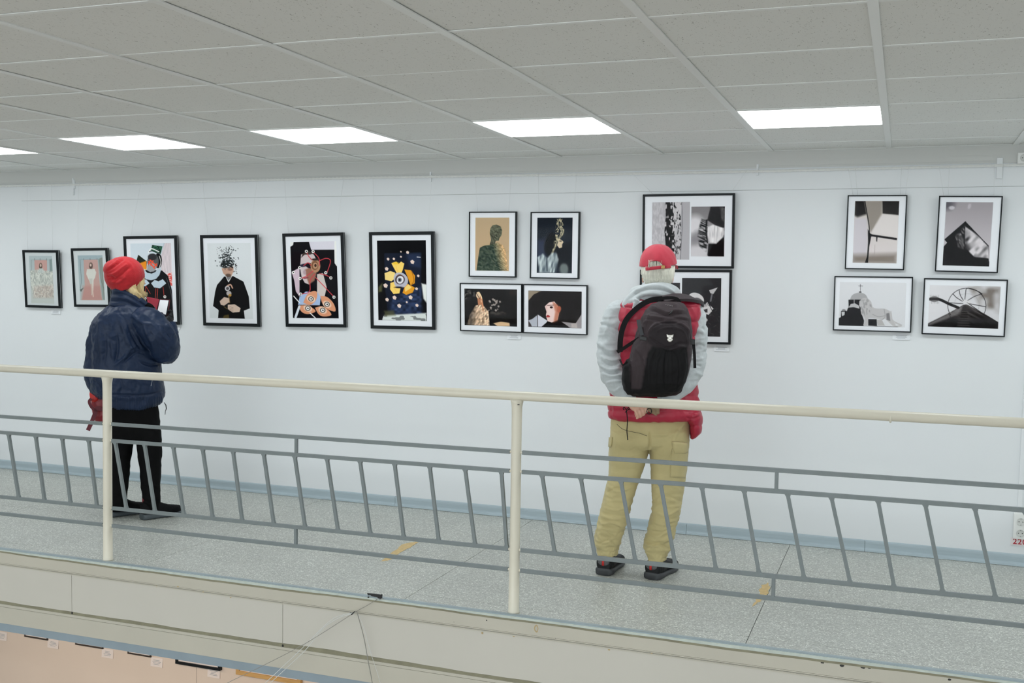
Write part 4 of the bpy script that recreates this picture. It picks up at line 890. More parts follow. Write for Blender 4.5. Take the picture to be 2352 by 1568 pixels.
# nylon cords from the rail to each picture: px at the rail, px at the frame, frame index
CORDS = [(64, 62, 0), (120, 120, 0), (182, 178, 1), (245, 232, 1), (325, 300, 2), (372, 392, 2), (467, 477, 3), (592, 574, 3), (655, 662, 4), (790, 774, 4), (858, 860, 5), (993, 983, 5),
         (1093, 1097, 6), (1175, 1168, 6), (1237, 1238, 7), (1325, 1318, 7), (1452, 1500, 10), (1715, 1675, 10), (1948, 1958, 12), (1964, 1968, 12), (2070, 2066, 12), (2087, 2078, 12), (2157, 2166, 13), (2180, 2176, 13), (2283, 2281, 13), (2303, 2300, 13)]
for a, b, k in CORDS:
    (cx, zb, w_, h_, th, ro) = FD[k][0]
    p = aty(a, 400, WY-.016); y1_ = WY-.0025-h_*math.sin(th)-.006; q = aty(b, 500, y1_)
    z1_ = zb+h_*math.cos(th)-.004
    adopt_r(MB().tube([(p.x, WY-.023, RZ-.004), ((p.x+q.x)/2, (WY-.023+y1_)/2, (RZ+z1_)/2), (q.x, y1_+.003, z1_)], .0007, 5).build('hanging_cord', M_cordt, smooth=True), PICS[k])
for (xa, za, xb, zb_, k) in ((-2.645, 1.562, -2.65, 1.52, 8), (-2.39, 1.562, -2.38, 1.52, 8), (-2.215, 1.558, -2.22, 1.518, 9), (-1.965, 1.558, -1.96, 1.518, 9),
        (-.315, 1.637, -.33, 1.592, 14), (.005, 1.637, -.01, 1.592, 14), (.165, 1.63, .13, 1.588, 15), (.485, 1.63, .49, 1.588, 15)):
    adopt_r(MB().tube([(xa, WY-.008, za), (xb, WY-.019, zb_)], .0007, 5).build('hanging_cord', M_cordt), PICS[k])
# caption cards
M_card = mat('paper card', (232, 235, 238), .8); M_ink = mat('grey print ink', (150, 154, 160), .8)
def card(x, z, w_, h_, label, group='caption cards on the gallery wall', m_=None, lines=4, back=WY):
    e_ = empty('caption_card', (x, back, z), label, 'caption card', group)
    th = math.radians(7)
    vs = [(x-w_/2, back-.001, z+h_/2), (x+w_/2, back-.001, z+h_/2), (x+w_/2, back-.006, z-h_/2), (x-w_/2, back-.006, z-h_/2)]
    vs += [(a, b+.0009, c) for a, b, c in vs]
    adopt(mesh('paper', vs, [(0,3,2,1),(4,5,6,7),(0,1,5,4),(1,2,6,5),(2,3,7,6),(3,0,4,7)], m_ or M_card), e_)
    mb = MB()
    for k in range(lines):
        ww = w_*random.uniform(.2, .36); zz = z+h_*.22-k*h_*.15; t = (z+h_/2-zz)/h_; yy = back-.001-.005*t-.0004
        mb.box(x-ww, x+ww, yy-.0003, yy, zz-h_*.022, zz+h_*.022)
    adopt(mb.build('caption_lines', M_ink), e_)
for (x, z, lab) in ((-6.109, 1.247, 'white caption card under the leftmost small picture'), (-5.010, 1.162, 'white caption card peeking out under the collage picture'), (-2.362, 1.178, 'white caption card under the wide skirt and black hat pictures'),
                    (-1.026, 1.150, 'white caption card under the frame of dark leaf prints'), (-.009, 1.253, 'white caption card under the stone lion picture')):
    card(x, z, .094, .034, lab)
# lower hall: cards and the bottoms of pictures hanging below the gallery
M_card2 = mat('warm paper card', (236, 222, 214), .8)
LWY = WY
for px, py, lab in ((4, 1460, 'pink lit caption card of the lower hall, cut by the left edge'), (122, 1478, 'second pink lit caption card of the lower hall from the left'), (247, 1500, 'third pink lit caption card of the lower hall from the left'),
                    (360, 1520.5, 'fourth pink lit caption card of the lower hall, its corner curling'), (491, 1545, 'pink lit caption card under the black frame of the lower hall')):
    c = aty(px, py, LWY-.002); card(c.x, c.z, .108, .068, lab, 'caption cards in the lower hall', M_card2, 4, LWY)
def lowpic(pa, pb, label, m_, bw=.02, dep=.03):
    a, b = aty(*pa, LWY-dep), aty(*pb, LWY-dep); zb_ = (a.z+b.z)/2; h_ = .5
    e_ = empty('picture_frame', ((a.x+b.x)/2, LWY, zb_), label, 'picture', 'pictures in the lower hall')
    for q in ((a.x, b.x, zb_, zb_+bw), (a.x, b.x, zb_+h_-bw, zb_+h_), (a.x, a.x+bw, zb_+bw, zb_+h_-bw), (b.x-bw, b.x, zb_+bw, zb_+h_-bw)):
        adopt(MB().box(q[0], q[1], LWY-dep, LWY, q[2], q[3]).build('frame_bar', m_, bevel=.002, seg=1), e_)
    adopt(MB().box(a.x+bw*.7, b.x-bw*.7, LWY-dep*.6, LWY-dep*.3, zb_+bw*.7, zb_+h_-bw*.7).build('mount', M_card2), e_)
M_dkw = mat('dark brown frame', (58, 46, 38), .45); M_ochre = mat('ochre wooden frame', (205, 160, 98), .5, noise_amt=.1, nscale=10, stretch=(1, 8, 8))
lowpic((55, 1462), (109, 1471), 'first dark thin frame bottom showing under the gallery edge at the left', M_dkw, .012, .012)
lowpic((172, 1480), (236, 1491), 'second dark thin frame bottom showing under the gallery edge', M_dkw, .012, .012)
lowpic((292, 1500), (346, 1511), 'third dark thin frame bottom showing under the gallery edge', M_dkw, .012, .012)
lowpic((402, 1524), (505, 1541), 'black wide frame bottom above the lower hall caption card', M_frame, .02, .03)
lowpic((541, 1549), (690, 1573), 'ochre wooden frame bottom at the lower edge of the photo', M_ochre, .03, .03)
c = aty(451, 1552, LWY); adopt(MB().box(c.x-.002, c.x+.002, LWY-.0008, LWY, -3.2, c.z+.08).build('panel_joint', mat('pale joint', (176, 158, 144), .8)), bpy.data.objects['wall_lower'])
# ================================================================ people
class Fig:
    """frame of a standing figure: pixels + depth d (m, + = away from the camera) -> world"""
    def __init__(s, gx, gy):
        g = atz(gx, gy, 0); s.g = g; s.d = Vector((g.x, g.y, 0)).normalized(); s.r = Vector((s.d.y, -s.d.x, 0))
    def P(s, x, y, d=0):
        d = float(d); q = ray(x, y); t = (d+(s.g-CAM).dot(s.d))/q.dot(s.d); return CAM+q*t
    def D(s, p): return (Vector(p)-s.g).dot(s.d)
    def px(s, d=0): return (s.P(1001, 800, d)-s.P(1000, 800, d)).length
    def ring(s, y, xl, xr, d, hd, e=2.3, tilt=0):
        a, b = s.P(xl, y-tilt/2, d), s.P(xr, y+tilt/2, d); return ((a+b)/2, (b-a)/2, s.d*hd, e)
    def body(s, mb, rows, n=32): return mb.loft([s.ring(*r) for r in rows], n)
    def limb(s, mb, rows, n=18, k=4):
        """rows: x, y, d, radius in px"""
        c = fill_curve(rows, k); q = s.px()
        return mb.tube([s.P(*r[:3]) for r in c], [max(r[3], .5)*q for r in c], n)
    def ball(s, mb, x, y, d, rx, ry, rd, n=24, m_=16, rot=0):
        q = s.px(); c, w = math.cos(math.radians(rot)), math.sin(math.radians(rot)); Z = Vector((0, 0, 1))
        return mb.ball(s.P(x, y, d), (s.r*c-Z*w)*rx*q, s.d*rd, (s.r*w+Z*c)*ry*q, n, m_)
def crease(me, F, lines, front=True):
    """lines: (pixel polyline, width px, height m). Pushes the camera side surface along its normal"""
    v = getv(me); nn = getn(me); X, Y = pixs(v); q = np.array(CAM)-v; q /= np.linalg.norm(q, axis=1)[:, None]
    face = np.clip(((nn*q).sum(1)+.05)*3, 0, 1); dsp = np.zeros(len(v))
    for pts, w_, h_ in lines:
        if len(pts) > 2: pts = [tuple(p) for p in fill_curve(pts, 5)]
        d = np.full(len(v), 1e9); tt = np.zeros(len(v)); N = len(pts)-1
        for k, (a, b) in enumerate(zip(pts, pts[1:])):
            e0, e1 = b[0]-a[0], b[1]-a[1]; L = max(e0*e0+e1*e1, 1e-9)
            t = np.clip(((X-a[0])*e0+(Y-a[1])*e1)/L, 0, 1); dd = np.hypot(X-a[0]-t*e0, Y-a[1]-t*e1)
            m_ = dd < d; d[m_] = dd[m_]; tt[m_] = (k+t[m_])/N
        taper = np.clip(np.minimum(tt, 1-tt)*5+.25, 0, 1) if w_ > 0 else 1
        dsp += h_*np.exp(-(d/abs(w_))**2)*taper
    setv(me, v+nn*(dsp*face)[:, None])
def wrinkle(me, amp, scale, stretch=(1, 1, 1), seed=0, ridge=True, mask=None, R=None):
    v = getv(me); nn = getn(me); q = v.copy()
    if R is not None: q = q@np.array(R.to_3x3()).T
    q = q*np.array(stretch)
    a = nz(q, scale, seed)+.4*nz(q, scale*2.1, seed+1)
    if ridge: a = 1-np.abs(a)*1.6
    if mask is not None: a = a*mask(v)
    setv(me, v+nn*(a*amp)[:, None])
def put(me, name, m_, root): 
    me.name = name; shade(me); me.materials.clear(); me.materials.append(m_)
    o = bpy.data.objects.new(name, me); COL.objects.link(o); return adopt(o, root) if root else o
def hand(mb, wrist, fwd_, up_, side, curl, length=.18, spread=.12, thumb=True, rad=.0088):
    """palm with four fingers and a thumb; fwd_ = finger direction, up_ = back-of-hand normal; side=+1 thumb on the +cross side"""
    f = Vector(fwd_).normalized(); u = Vector(up_); u = (u-f*u.dot(f)).normalized(); x = f.cross(u)*side; L = length
    pl = L*.5; W_ = L*.23
    mb.loft([(wrist, x*L*.14, u*L*.11, 2.2), (wrist+f*pl*.25, x*L*.17, u*L*.1, 2.3), (wrist+f*pl*.7, x*W_, u*L*.085, 2.6), (wrist+f*pl, x*W_*.98, u*L*.07, 2.6), (wrist+f*pl*1.06, x*W_*.8, u*L*.05, 2.4)], 16)
    for k in range(4):
        s_ = (k-1.5)/1.5; base = wrist+f*pl*(.93-.05*abs(s_-.3))-x*W_*.78*s_; ln = L*(.47, .52, .48, .38)[k]; dr = (f-x*s_*spread).normalized()
        pts = [base-dr*.02, base]; p = base; a = 0
        for q, sg in enumerate((.45, .31, .26)):
            a += curl*(.55, .9, .7)[q]; dd = dr*math.cos(a)-u*math.sin(a); p = p+dd*ln*sg; pts.append(p)
        mb.tube(pts, [rad*1.02, rad*1.05, rad, rad*.9, rad*.72], 10)
        mb.ball(pts[-1], x*rad*.74, u*rad*.74, f*rad*.74, 8, 6)
    if thumb:
        b0 = wrist+f*pl*.25+x*L*.12; d0 = (f*.65+x*.72-u*.25).normalized(); d1 = (f*.9+x*.2-u*.45).normalized()
        pts = [b0-d0*.01, b0+d0*L*.16, b0+d0*L*.28+d1*L*.02, b0+d0*L*.3+d1*L*.17]
        mb.tube(pts, [rad*1.5, rad*1.35, rad*1.12, rad*.85], 10); mb.ball(pts[-1], x*rad*.85, u*rad*.85, f*rad*.85, 8, 6)
def face_parts(mb, c, fd, ud, s=1):
    """head with brow, nose, lips, chin, ears; fd = facing, ud = up; s = scale (1 -> 0.235 m tall)"""
    fd, ud = Vector(fd).normalized(), Vector(ud).normalized(); x = fd.cross(ud)
    mb.ball(c+ud*.03*s-fd*.01*s, x*.077*s, fd*.096*s, ud*.092*s, 28, 20)                 # skull
    mb.loft([(c+ud*.05*s+fd*.02*s, x*.070*s, fd*.072*s, 2.3), (c+ud*.0*s+fd*.022*s, x*.066*s, fd*.072*s, 2.3), (c-ud*.05*s+fd*.026*s, x*.055*s, fd*.062*s, 2.3), (c-ud*.095*s+fd*.04*s, x*.034*s, fd*.042*s, 2.2), (c-ud*.112*s+fd*.045*s, x*.018*s, fd*.022*s, 2)], 24)
    mb.ball(c+ud*.02*s+fd*.09*s, x*.05*s, fd*.012*s, ud*.009*s, 14, 8)                   # brow
    mb.tube([c+ud*.012*s+fd*.094*s, c-ud*.015*s+fd*.106*s, c-ud*.032*s+fd*.112*s, c-ud*.038*s+fd*.095*s], [.006*s, .009*s, .012*s, .007*s], 10)
    mb.ball(c-ud*.062*s+fd*.088*s, x*.024*s, fd*.011*s, ud*.0065*s, 12, 8); mb.ball(c-ud*.071*s+fd*.086*s, x*.021*s, fd*.011*s, ud*.006*s, 12, 8)
    for q in (-1, 1):
        mb.ball(c-ud*.012*s+x*q*.079*s-fd*.004*s, (x*q*.4+fd*.2)*.016*s, fd*.017*s, ud*.031*s, 12, 10)
        mb.ball(c-ud*.03*s+x*q*.04*s+fd*.07*s, x*.022*s, fd*.016*s, ud*.02*s, 12, 8)
def eyes(root, c, fd, ud, s=1):
    fd, ud = Vector(fd).normalized(), Vector(ud).normalized(); x = fd.cross(ud)
    for q in (-1, 1):
        e = c+ud*.002*s+x*q*.031*s+fd*.080*s
        adopt(MB().ball(e, x*.0125, fd*.0125, ud*.0125, 14, 10).build('eye', mat('eye white', (232, 230, 224), .2), smooth=True), root)
        adopt(MB().ball(e+fd*.009, x*.0052, fd*.0045, ud*.0052, 10, 8).build('iris', mat('iris', (70, 90, 100), .2), smooth=True), root)
def shoe(F, heel, yaw, L, W_, root, upm, solem, sockm=None, H=.095):
    """heel = world ground point of the heel back centre; yaw deg to the right of the viewing direction"""
    f = (F.d*math.cos(math.radians(yaw))+F.r*math.sin(math.radians(yaw))).normalized(); x = f.cross(Vector((0, 0, 1))); Z = Vector((0, 0, 1)); h = Vector((heel.x, heel.y, 0))
    prof = [(0.0, .30, .80), (.04, .40, .95), (.15, .44, 1.0), (.3, .43, .98), (.42, .42, .86), (.55, .45, .68), (.7, .50, .54), (.84, .49, .47), (.94, .38, .40), (1.0, .18, .26)]
    mb = MB(); rings = []
    for t, w_, hh in prof:
        zc = .022+(H*hh)/2; rings.append((h+f*L*t+Z*zc, x*W_*w_, Z*(H*hh/2), 2.5))
    mb.loft(rings, 22)
    mb.loft([(h+f*L*.16+Z*.06, x*.038, f*.045, 2.3), (h+f*L*.17+Z*(H+.002), x*.040, f*.05, 2.3), (h+f*L*.17+Z*(H+.012), x*.038, f*.048, 2.3)], 22)
    me = remesh(mb, .0035, 3)
    v = getv(me); t = (v-np.array(h))@np.array(f)/L; z = v[:, 2]; lat = np.abs((v-np.array(h))@np.array(x))/W_
    nn = getn(me); dsp = .0022*np.exp(-((z-.03-.03*t)/.004)**2)+.002*np.exp(-((t-.24+lat*.1)/.012)**2)+.0018*np.exp(-((t-.1)/.012)**2)*(z > .05)-.002*np.exp(-((t-.66-.1*lat)/.01)**2)
    setv(me, v+nn*dsp[:, None])
    up = put(me, 'shoe', upm, root)
    mb = MB(); rings = []
    for t, w_, zt in [(-.012, .26, .036), (.0, .40, .038), (.08, .47, .038), (.25, .45, .033), (.45, .43, .029), (.65, .52, .026), (.82, .51, .026), (.94, .42, .030), (1.0, .26, .034), (1.015, .1, .034)]:
        rings.append((h+f*L*t+Z*(zt/2+(.004 if t > .9 else 0)), x*W_*w_, Z*zt/2, 3.5))
    def sub(name, mbx, m_): o = mbx.build(name, m_, smooth=True); o.parent = up; return o      # shoe > sub-part, world-space mesh
    mb.loft(rings, 22); sub('sole', mb, solem)
    mb = MB()
    for k in range(5):
        t = .34+k*.055; z = .022+H*(.93-.09*k); mb.tube([h+f*L*t-x*W_*.25+Z*(z-.012), h+f*L*(t+.012)+Z*(z+.004), h+f*L*(t+.02)+x*W_*.25+Z*(z-.012)], .003, 6)
    sub('shoe_laces', mb, upm)
    if sockm:
        a = h+f*L*.165; mb = MB().loft([(a+Z*.07, x*.034, f*.040, 2.2), (a+Z*.12, x*.033, f*.038, 2.2), (a+Z*.19, x*.034, f*.038, 2.2)], 20); adopt(mb.build('sock', sockm, smooth=True), root)
    shoe.sub = sub
    return f, x, h

SKIN = (214, 168, 146)
M_skin = mat('skin', SKIN, .5, noise_amt=.05, nscale=30, bump=.06, bscale=250, spec=.35)
M_skin.node_tree.nodes['Principled BSDF'].inputs['Subsurface Weight'].default_value = .08
M_skin.node_tree.nodes['Principled BSDF'].inputs['Subsurface Radius'].default_value = (.01, .004, .002)

# ---------------------------------------------------------------- the man in the red cap
F = Fig(1452, 1324)
man = empty('person', (F.g.x, F.g.y, 0), 'person in red cap, grey hooded top, red vest and khaki trousers, hands clasped behind', 'person', 'visitors looking at the pictures')
Z = Vector((0, 0, 1))
heelL = atz(1386, 1321, 0); heelR = atz(1496, 1331, 0)
# body
mb = MB(); q = F.px()
hc = F.P(1511, 632, .015); face_dir = (F.d*.97+F.r*.25); face_parts(mb, hc, face_dir, Z*.99+F.d*.08, .97)
F.body(mb, [(640, 1490, 1532, .0, .052), (665, 1488, 1534, -.01, .055), (690, 1480, 1545, -.01, .06)])
F.body(mb, [(680, 1450, 1572, 0, .06), (700, 1440, 1588, 0, .085), (760, 1436, 1580, 0, .1), (860, 1432, 1574, .0, .1), (940, 1420, 1578, 0, .11), (985, 1418, 1572, 0, .11), (1010, 1424, 1566, 0, .09)])
F.limb(mb, [(1445, 1000, 0, 28), (1436, 1060, 0, 26), (1428, 1120, .0, 20), (1410, 1190, -.01, 17), (1397, 1245, -.02, 12), (1395, 1268, -.02, 11)])
F.limb(mb, [(1535, 1000, 0, 28), (1536, 1060, 0, 26), (1534, 1130, .0, 20), (1522, 1200, 0, 17), (1510, 1255, 0, 12), (1508, 1278, 0, 11)])
F.limb(mb, [(1452, 704, 0, 22), (1418, 725, 0, 20), (1406, 790, -.02, 18), (1408, 845, -.05, 15), (1430, 890, -.13, 13), (1446, 922, -.18, 10)])
F.limb(mb, [(1568, 706, 0, 20), (1588, 725, 0, 19), (1594, 790, -.02, 17), (1588, 850, -.05, 15), (1555, 890, -.14, 13), (1518, 926, -.19, 10)])
# clasped hands behind the back
wl = F.P(1452, 928, -.185); wr = F.P(1514, 922, -.182)
F.limb(mb, [(1449, 924, -.185, 8), (1455, 931, -.195, 10), (1464, 935, -.198, 11), (1472, 936, -.198, 9)], 16)
for k in range(4):
    bx, by = 1459+7.2*k, 945-3.6*k
    F.limb(mb, [(bx-2, by-5, -.200, 3.4), (bx+2, by, -.220, 3.5), (bx+5, by+6, -.228, 3.3), (bx+6, by+(13, 14, 13, 10)[k], -.222, 3.1), (bx+3, by+(15, 16, 15, 12)[k], -.208, 2.7)], 12, 3)
F.limb(mb, [(1458, 926, -.205, 4.2), (1470, 922, -.215, 4.0), (1480, 922, -.218, 3.4)], 12, 3)
hand(mb, wr, -F.r*.95-Z*.22, -F.d*.3+Z*.8, 1, .6, .16, .06)
me = remesh(mb, .0040, 1); body = put(me, 'body', M_skin, man)
eyes(man, hc, face_dir, Z*.99+F.d*.08, .97)
# hair: full cap of white hair, longer at the neck
M_whair = mat('white hair', (222, 220, 206), .5, noise_amt=.14, nscale=90, stretch=(1, 1, .15), bump=.35, bscale=140, spec=.4)
mb = MB(); F.ball(mb, 1511, 620, -.005, 37.5, 40, .098); F.body(mb, [(610, 1475, 1547, -.02, .085), (630, 1474, 1548, -.026, .082), (643, 1477, 1546, -.032, .07), (654, 1484, 1540, -.036, .05)])
me = remesh(mb, .004, 3)
v = getv(me); D_ = (v-np.array(F.g))@np.array(F.d); X_, Y_ = pixs(v)
bm = bmesh.new(); bm.from_mesh(me); bm.verts.ensure_lookup_table()
bmesh.ops.delete(bm, geom=[bm.verts[i] for i in np.where((D_ > .035) & (Y_ > 612))[0]], context='VERTS'); bm.to_mesh(me); bm.free()
v = getv(me); nn = getn(me); X_, Y_ = pixs(v); setv(me, v+nn*(.0022*np.sin(X_*1.9+3*np.sin(Y_*.06)))[:, None])
hair = put(me, 'hair', M_whair, man)
mb = MB(); rr = random.Random(5)
for k in range(330):
    t = rr.uniform(-1, 1); a = t*1.25; x0_ = 1511+36*math.sin(a); d0_ = -.01-.088*math.cos(a); y0_ = rr.uniform(612, 630)
    x2 = 1511+(30+rr.uniform(-2, 2))*math.sin(a)+rr.uniform(-3, 3); y2 = rr.uniform(646, 660)-abs(t)*4
    mb.tube([F.P(x0_, y0_, d0_), F.P(x0_+rr.uniform(-1, 1), (y0_+y2)/2, d0_-.006), F.P(x2, y2, d0_*.86+rr.uniform(-.004, .004))], [.0016, .0015, .0004], 4)
for k in range(60):
    x0_ = rr.uniform(1490, 1522); y0_ = rr.uniform(596, 602)
    mb.tube([F.P(x0_, y0_, -.104), F.P(x0_+rr.uniform(-2, 2), y0_+10, -.106), F.P(x0_+rr.uniform(-4, 4), 616, -.102)], [.0014, .0014, .0006], 4)
adopt(mb.build('hair_strands', M_whair, smooth=True), man)
# cap: crown with rear opening, strap, buckle, peak
M_cap = mat('red cotton cap', (190, 48, 68), .75, noise_amt=.05, nscale=40, bump=.2, bscale=300, sheen=.2)
cc = F.P(1511, 606, -.002); mb = MB(); n_, m_ = 72, 36; vs = []; fs = []
tl = F.d*.07
def capp(a, ph, off=0):
    # a around, ph 0 top -> 1 rim
    e = ph*PI/2*1.03; rx, rd, rh = 40.3*q+off, .109+off, 43.5*q+off
    p = F.r*math.cos(a)*rx*math.sin(e)**.92+F.d*math.sin(a)*rd*math.sin(e)**.92+Z*rh*math.cos(e)
    p += Z*(-.013*ph*ph*(1 if math.sin(a) < 0 else .2)*abs(math.sin(a)))*1.0
    p += -Z*.018*ph*ph*math.cos(a)*-.35
    return cc+p
for i in range(m_+1):
    for j in range(n_):
        a = 2*PI*j/n_; ph = i/m_; seam = .0009*math.exp(-((math.sin(a*3+.5))/.10)**2)
        wob = .0014*math.sin(a*7+ph*9)+.001*math.sin(a*13-ph*17)
        vs.append(capp(a, max(ph, .001), -seam+wob*ph))
for i in range(m_):
    for j in range(n_):
        c4 = (i*n_+j, i*n_+(j+1) % n_, (i+1)*n_+(j+1) % n_, (i+1)*n_+j); ctr = sum((vs[k] for k in c4), Vector())/4
        X1, Y1 = pix(ctr)
        if F.D(ctr) < 0 and ((X1-1505.5)/17)**2+(min(Y1-612.5, 0)/14.5)**2 < 1 and Y1 < 613 : continue
        fs.append(c4)
cap = mesh('cap', vs, fs, M_cap, smooth=True); adopt(cap, man)
sd = cap.modifiers.new('s', 'SOLIDIFY'); sd.thickness = .0025; sd.offset = 1
pts = [F.P(1511, 564.5, 0)]
mb = MB().ball(F.P(1511, 562.5, 0), F.r*.006, F.d*.006, Z*.0035, 10, 8); adopt(mb.build('cap_button', M_cap, smooth=True), man)
mb = MB(); arc = [(1487.5, 612), (1489, 604), (1495, 599), (1505, 597.5), (1515, 600), (1522, 606), (1524, 612)]
mb.tube([F.P(x, y, -.109+abs(x-1511)*.00032) for x, y in arc], .0022, 6); adopt(mb.build('opening_hem', M_cap, smooth=True), man)
mb = MB()
ring_ = []
for k in range(15):
    t = k/14; x = 1483+t*58; ring_.append(F.P(x, 617.5-t*6, -.1135+((x-1511)/30)**2*.028))
mb.tube(ring_, 1, 10, flat=(.0022, .0085), up=Z); adopt(mb.build('cap_strap', M_cap, smooth=True), man)
mb = MB().box(-.0095, .0095, -.003, .003, -.0085, .0085); bk = mb.build('cap_buckle', mat('dull brass', (176, 138, 88), .4, metal=.6), bevel=.002, seg=2)
bk.location = F.P(1523, 613, -.119)-man.location; bk.rotation_euler = (0, .1, math.atan2(-F.r.x*0+F.r.y, F.r.x)); bk.parent = man
mb = MB().box(-.0018, .0018, -.002, .002, -.006, .006); b2 = mb.build('strap_keeper', M_cap, bevel=.001); b2.location = F.P(1533, 609, -.108)-man.location; b2.parent = man
vs = []; fs = []; n_ = 16
for i in range(9):
    t = i/8
    for j in range(n_+1):
        a = PI*(.12+.76*j/n_); ext = (.02+.07*t)*(math.sin(a))**1.2
        p = cc+F.r*math.cos(a)*40*q+face_dir.normalized()*(math.sin(a)*.104+ext)-Z*(.008+.018*t)+Z*(.012*(1-abs(math.cos(a))))
        vs.append(p)
for i in range(8):
    for j in range(n_): fs.append((i*(n_+1)+j, i*(n_+1)+j+1, (i+1)*(n_+1)+j+1, (i+1)*(n_+1)+j))
pk = adopt(mesh('cap_peak', vs, fs, M_cap, smooth=True), man); sd = pk.modifiers.new('s', 'SOLIDIFY'); sd.thickness = .004
# trousers
M_kh = mat('khaki cotton', (196, 182, 132), .8, noise_amt=.05, nscale=12, bump=.25, bscale=350, sheen=.15)
LEGL = [(985, 1402, 1492, 0, .12), (1010, 1400, 1490, 0, .125), (1040, 1398, 1489, 0, .115), (1070, 1398, 1480, 0, .10), (1100, 1396, 1469, 0, .092), (1125, 1390, 1460, 0, .085), (1150, 1385, 1452, .0, .082), (1180, 1378, 1444, -.01, .08),
        (1210, 1371, 1436, -.015, .078), (1230, 1367, 1430, -.02, .076), (1243, 1366, 1428, -.02, .076), (1252, 1370, 1422, -.02, .068), (1260, 1373, 1419, -.02, .062), (1271, 1373, 1419, -.02, .06)]
LEGR = [(985, 1490, 1584, 0, .12), (1010, 1491, 1583, 0, .125), (1040, 1493, 1581, 0, .115), (1070, 1494, 1578, 0, .10), (1100, 1495, 1574, 0, .092), (1125, 1496, 1569, 0, .086), (1148, 1499, 1565, .0, .082), (1180, 1496, 1560, 0, .08),
        (1215, 1486, 1552, 0, .078), (1240, 1480, 1547, 0, .076), (1256, 1478, 1543, 0, .074), (1266, 1482, 1537, 0, .066), (1276, 1487, 1531, 0, .06), (1286, 1488, 1530, 0, .058)]
mb = MB(); F.body(mb, [(945, 1406, 1584, 0, .115), (965, 1403, 1584, 0, .125), (990, 1401, 1584, 0, .13), (1015, 1401, 1583, 0, .125), (1026, 1420, 1566, 0, .10)], 36); F.body(mb, LEGL, 28); F.body(mb, LEGR, 28)
me = remesh(mb, .0055, 4)
def mk(y0_, y1_): return lambda v: np.clip((pixs(v)[1]-y0_)/(y1_-y0_), 0, 1)
wrinkle(me, .0045, 15, (1, 1, 3.0), 3, True, lambda v: .25+.75*mk(1090, 1180)(v))
wrinkle(me, .003, 10, (1, 1, 1.2), 8, False)
crease(me, F, [([(1493, 990), (1492, 1030)], 2.2, -.012), ([(1404, 985), (1440, 1000), (1490, 1000)], 3, -.004), ([(1583, 962), (1560, 985), (1545, 998), (1500, 998)], 4, .006), ([(1580, 955), (1552, 1000), (1543, 1030), (1520, 1070)], 3.2, .005),
   ([(1545, 985), (1530, 1003), (1495, 1001)], 2.2, -.005), ([(1420, 1030), (1445, 1036), (1462, 1026)], 2.5, -.004), ([(1440, 1050), (1470, 1040), (1490, 1015)], 4, .004),
   ([(1395, 1115), (1420, 1128), (1450, 1118)], 3, .007), ([(1392, 1132), (1418, 1120), (1440, 1132)], 2.2, -.006), ([(1385, 1165), (1415, 1172), (1445, 1163)], 2.4, .006), ([(1382, 1185), (1410, 1192), (1440, 1186)], 2.2, .0055), ([(1380, 1204), (1405, 1200), (1432, 1212)], 2.4, .006),
   ([(1368, 1238), (1392, 1246), (1420, 1226)], 3, .009), ([(1375, 1250), (1395, 1240), (1412, 1252)], 2.2, -.007), ([(1396, 1222), (1412, 1232), (1426, 1222)], 2.2, -.006),
   ([(1498, 1118), (1530, 1112), (1562, 1122)], 2.6, .006), ([(1500, 1150), (1520, 1135), (1560, 1150)], 2.6, -.006), ([(1500, 1172), (1530, 1184), (1558, 1170)], 2.4, .006), ([(1497, 1196), (1520, 1205), (1552, 1192)], 2.4, .0055), ([(1490, 1216), (1520, 1222), (1548, 1208)], 2.2, -.005),
   ([(1480, 1248), (1505, 1254), (1544, 1232)], 3, .009), ([(1484, 1262), (1510, 1248), (1534, 1258)], 2.2, -.007), ([(1500, 1230), (1520, 1240), (1545, 1222)], 2.4, .006),
   ([(1540, 1013), (1583, 1015)], 1.2, -.003), ([(1536, 1010), (1543, 1060), (1540, 1100)], 1.2, .0022)])
v = getv(me); nn = getn(me); X_, Y_ = pixs(v)
cuff = np.clip((Y_-np.where(X_ < 1455, 1255, 1268))/3, 0, 1); setv(me, v+nn*(cuff*.002*np.sin(X_*2.6))[:, None])
tro = put(me, 'trousers', M_kh, man)
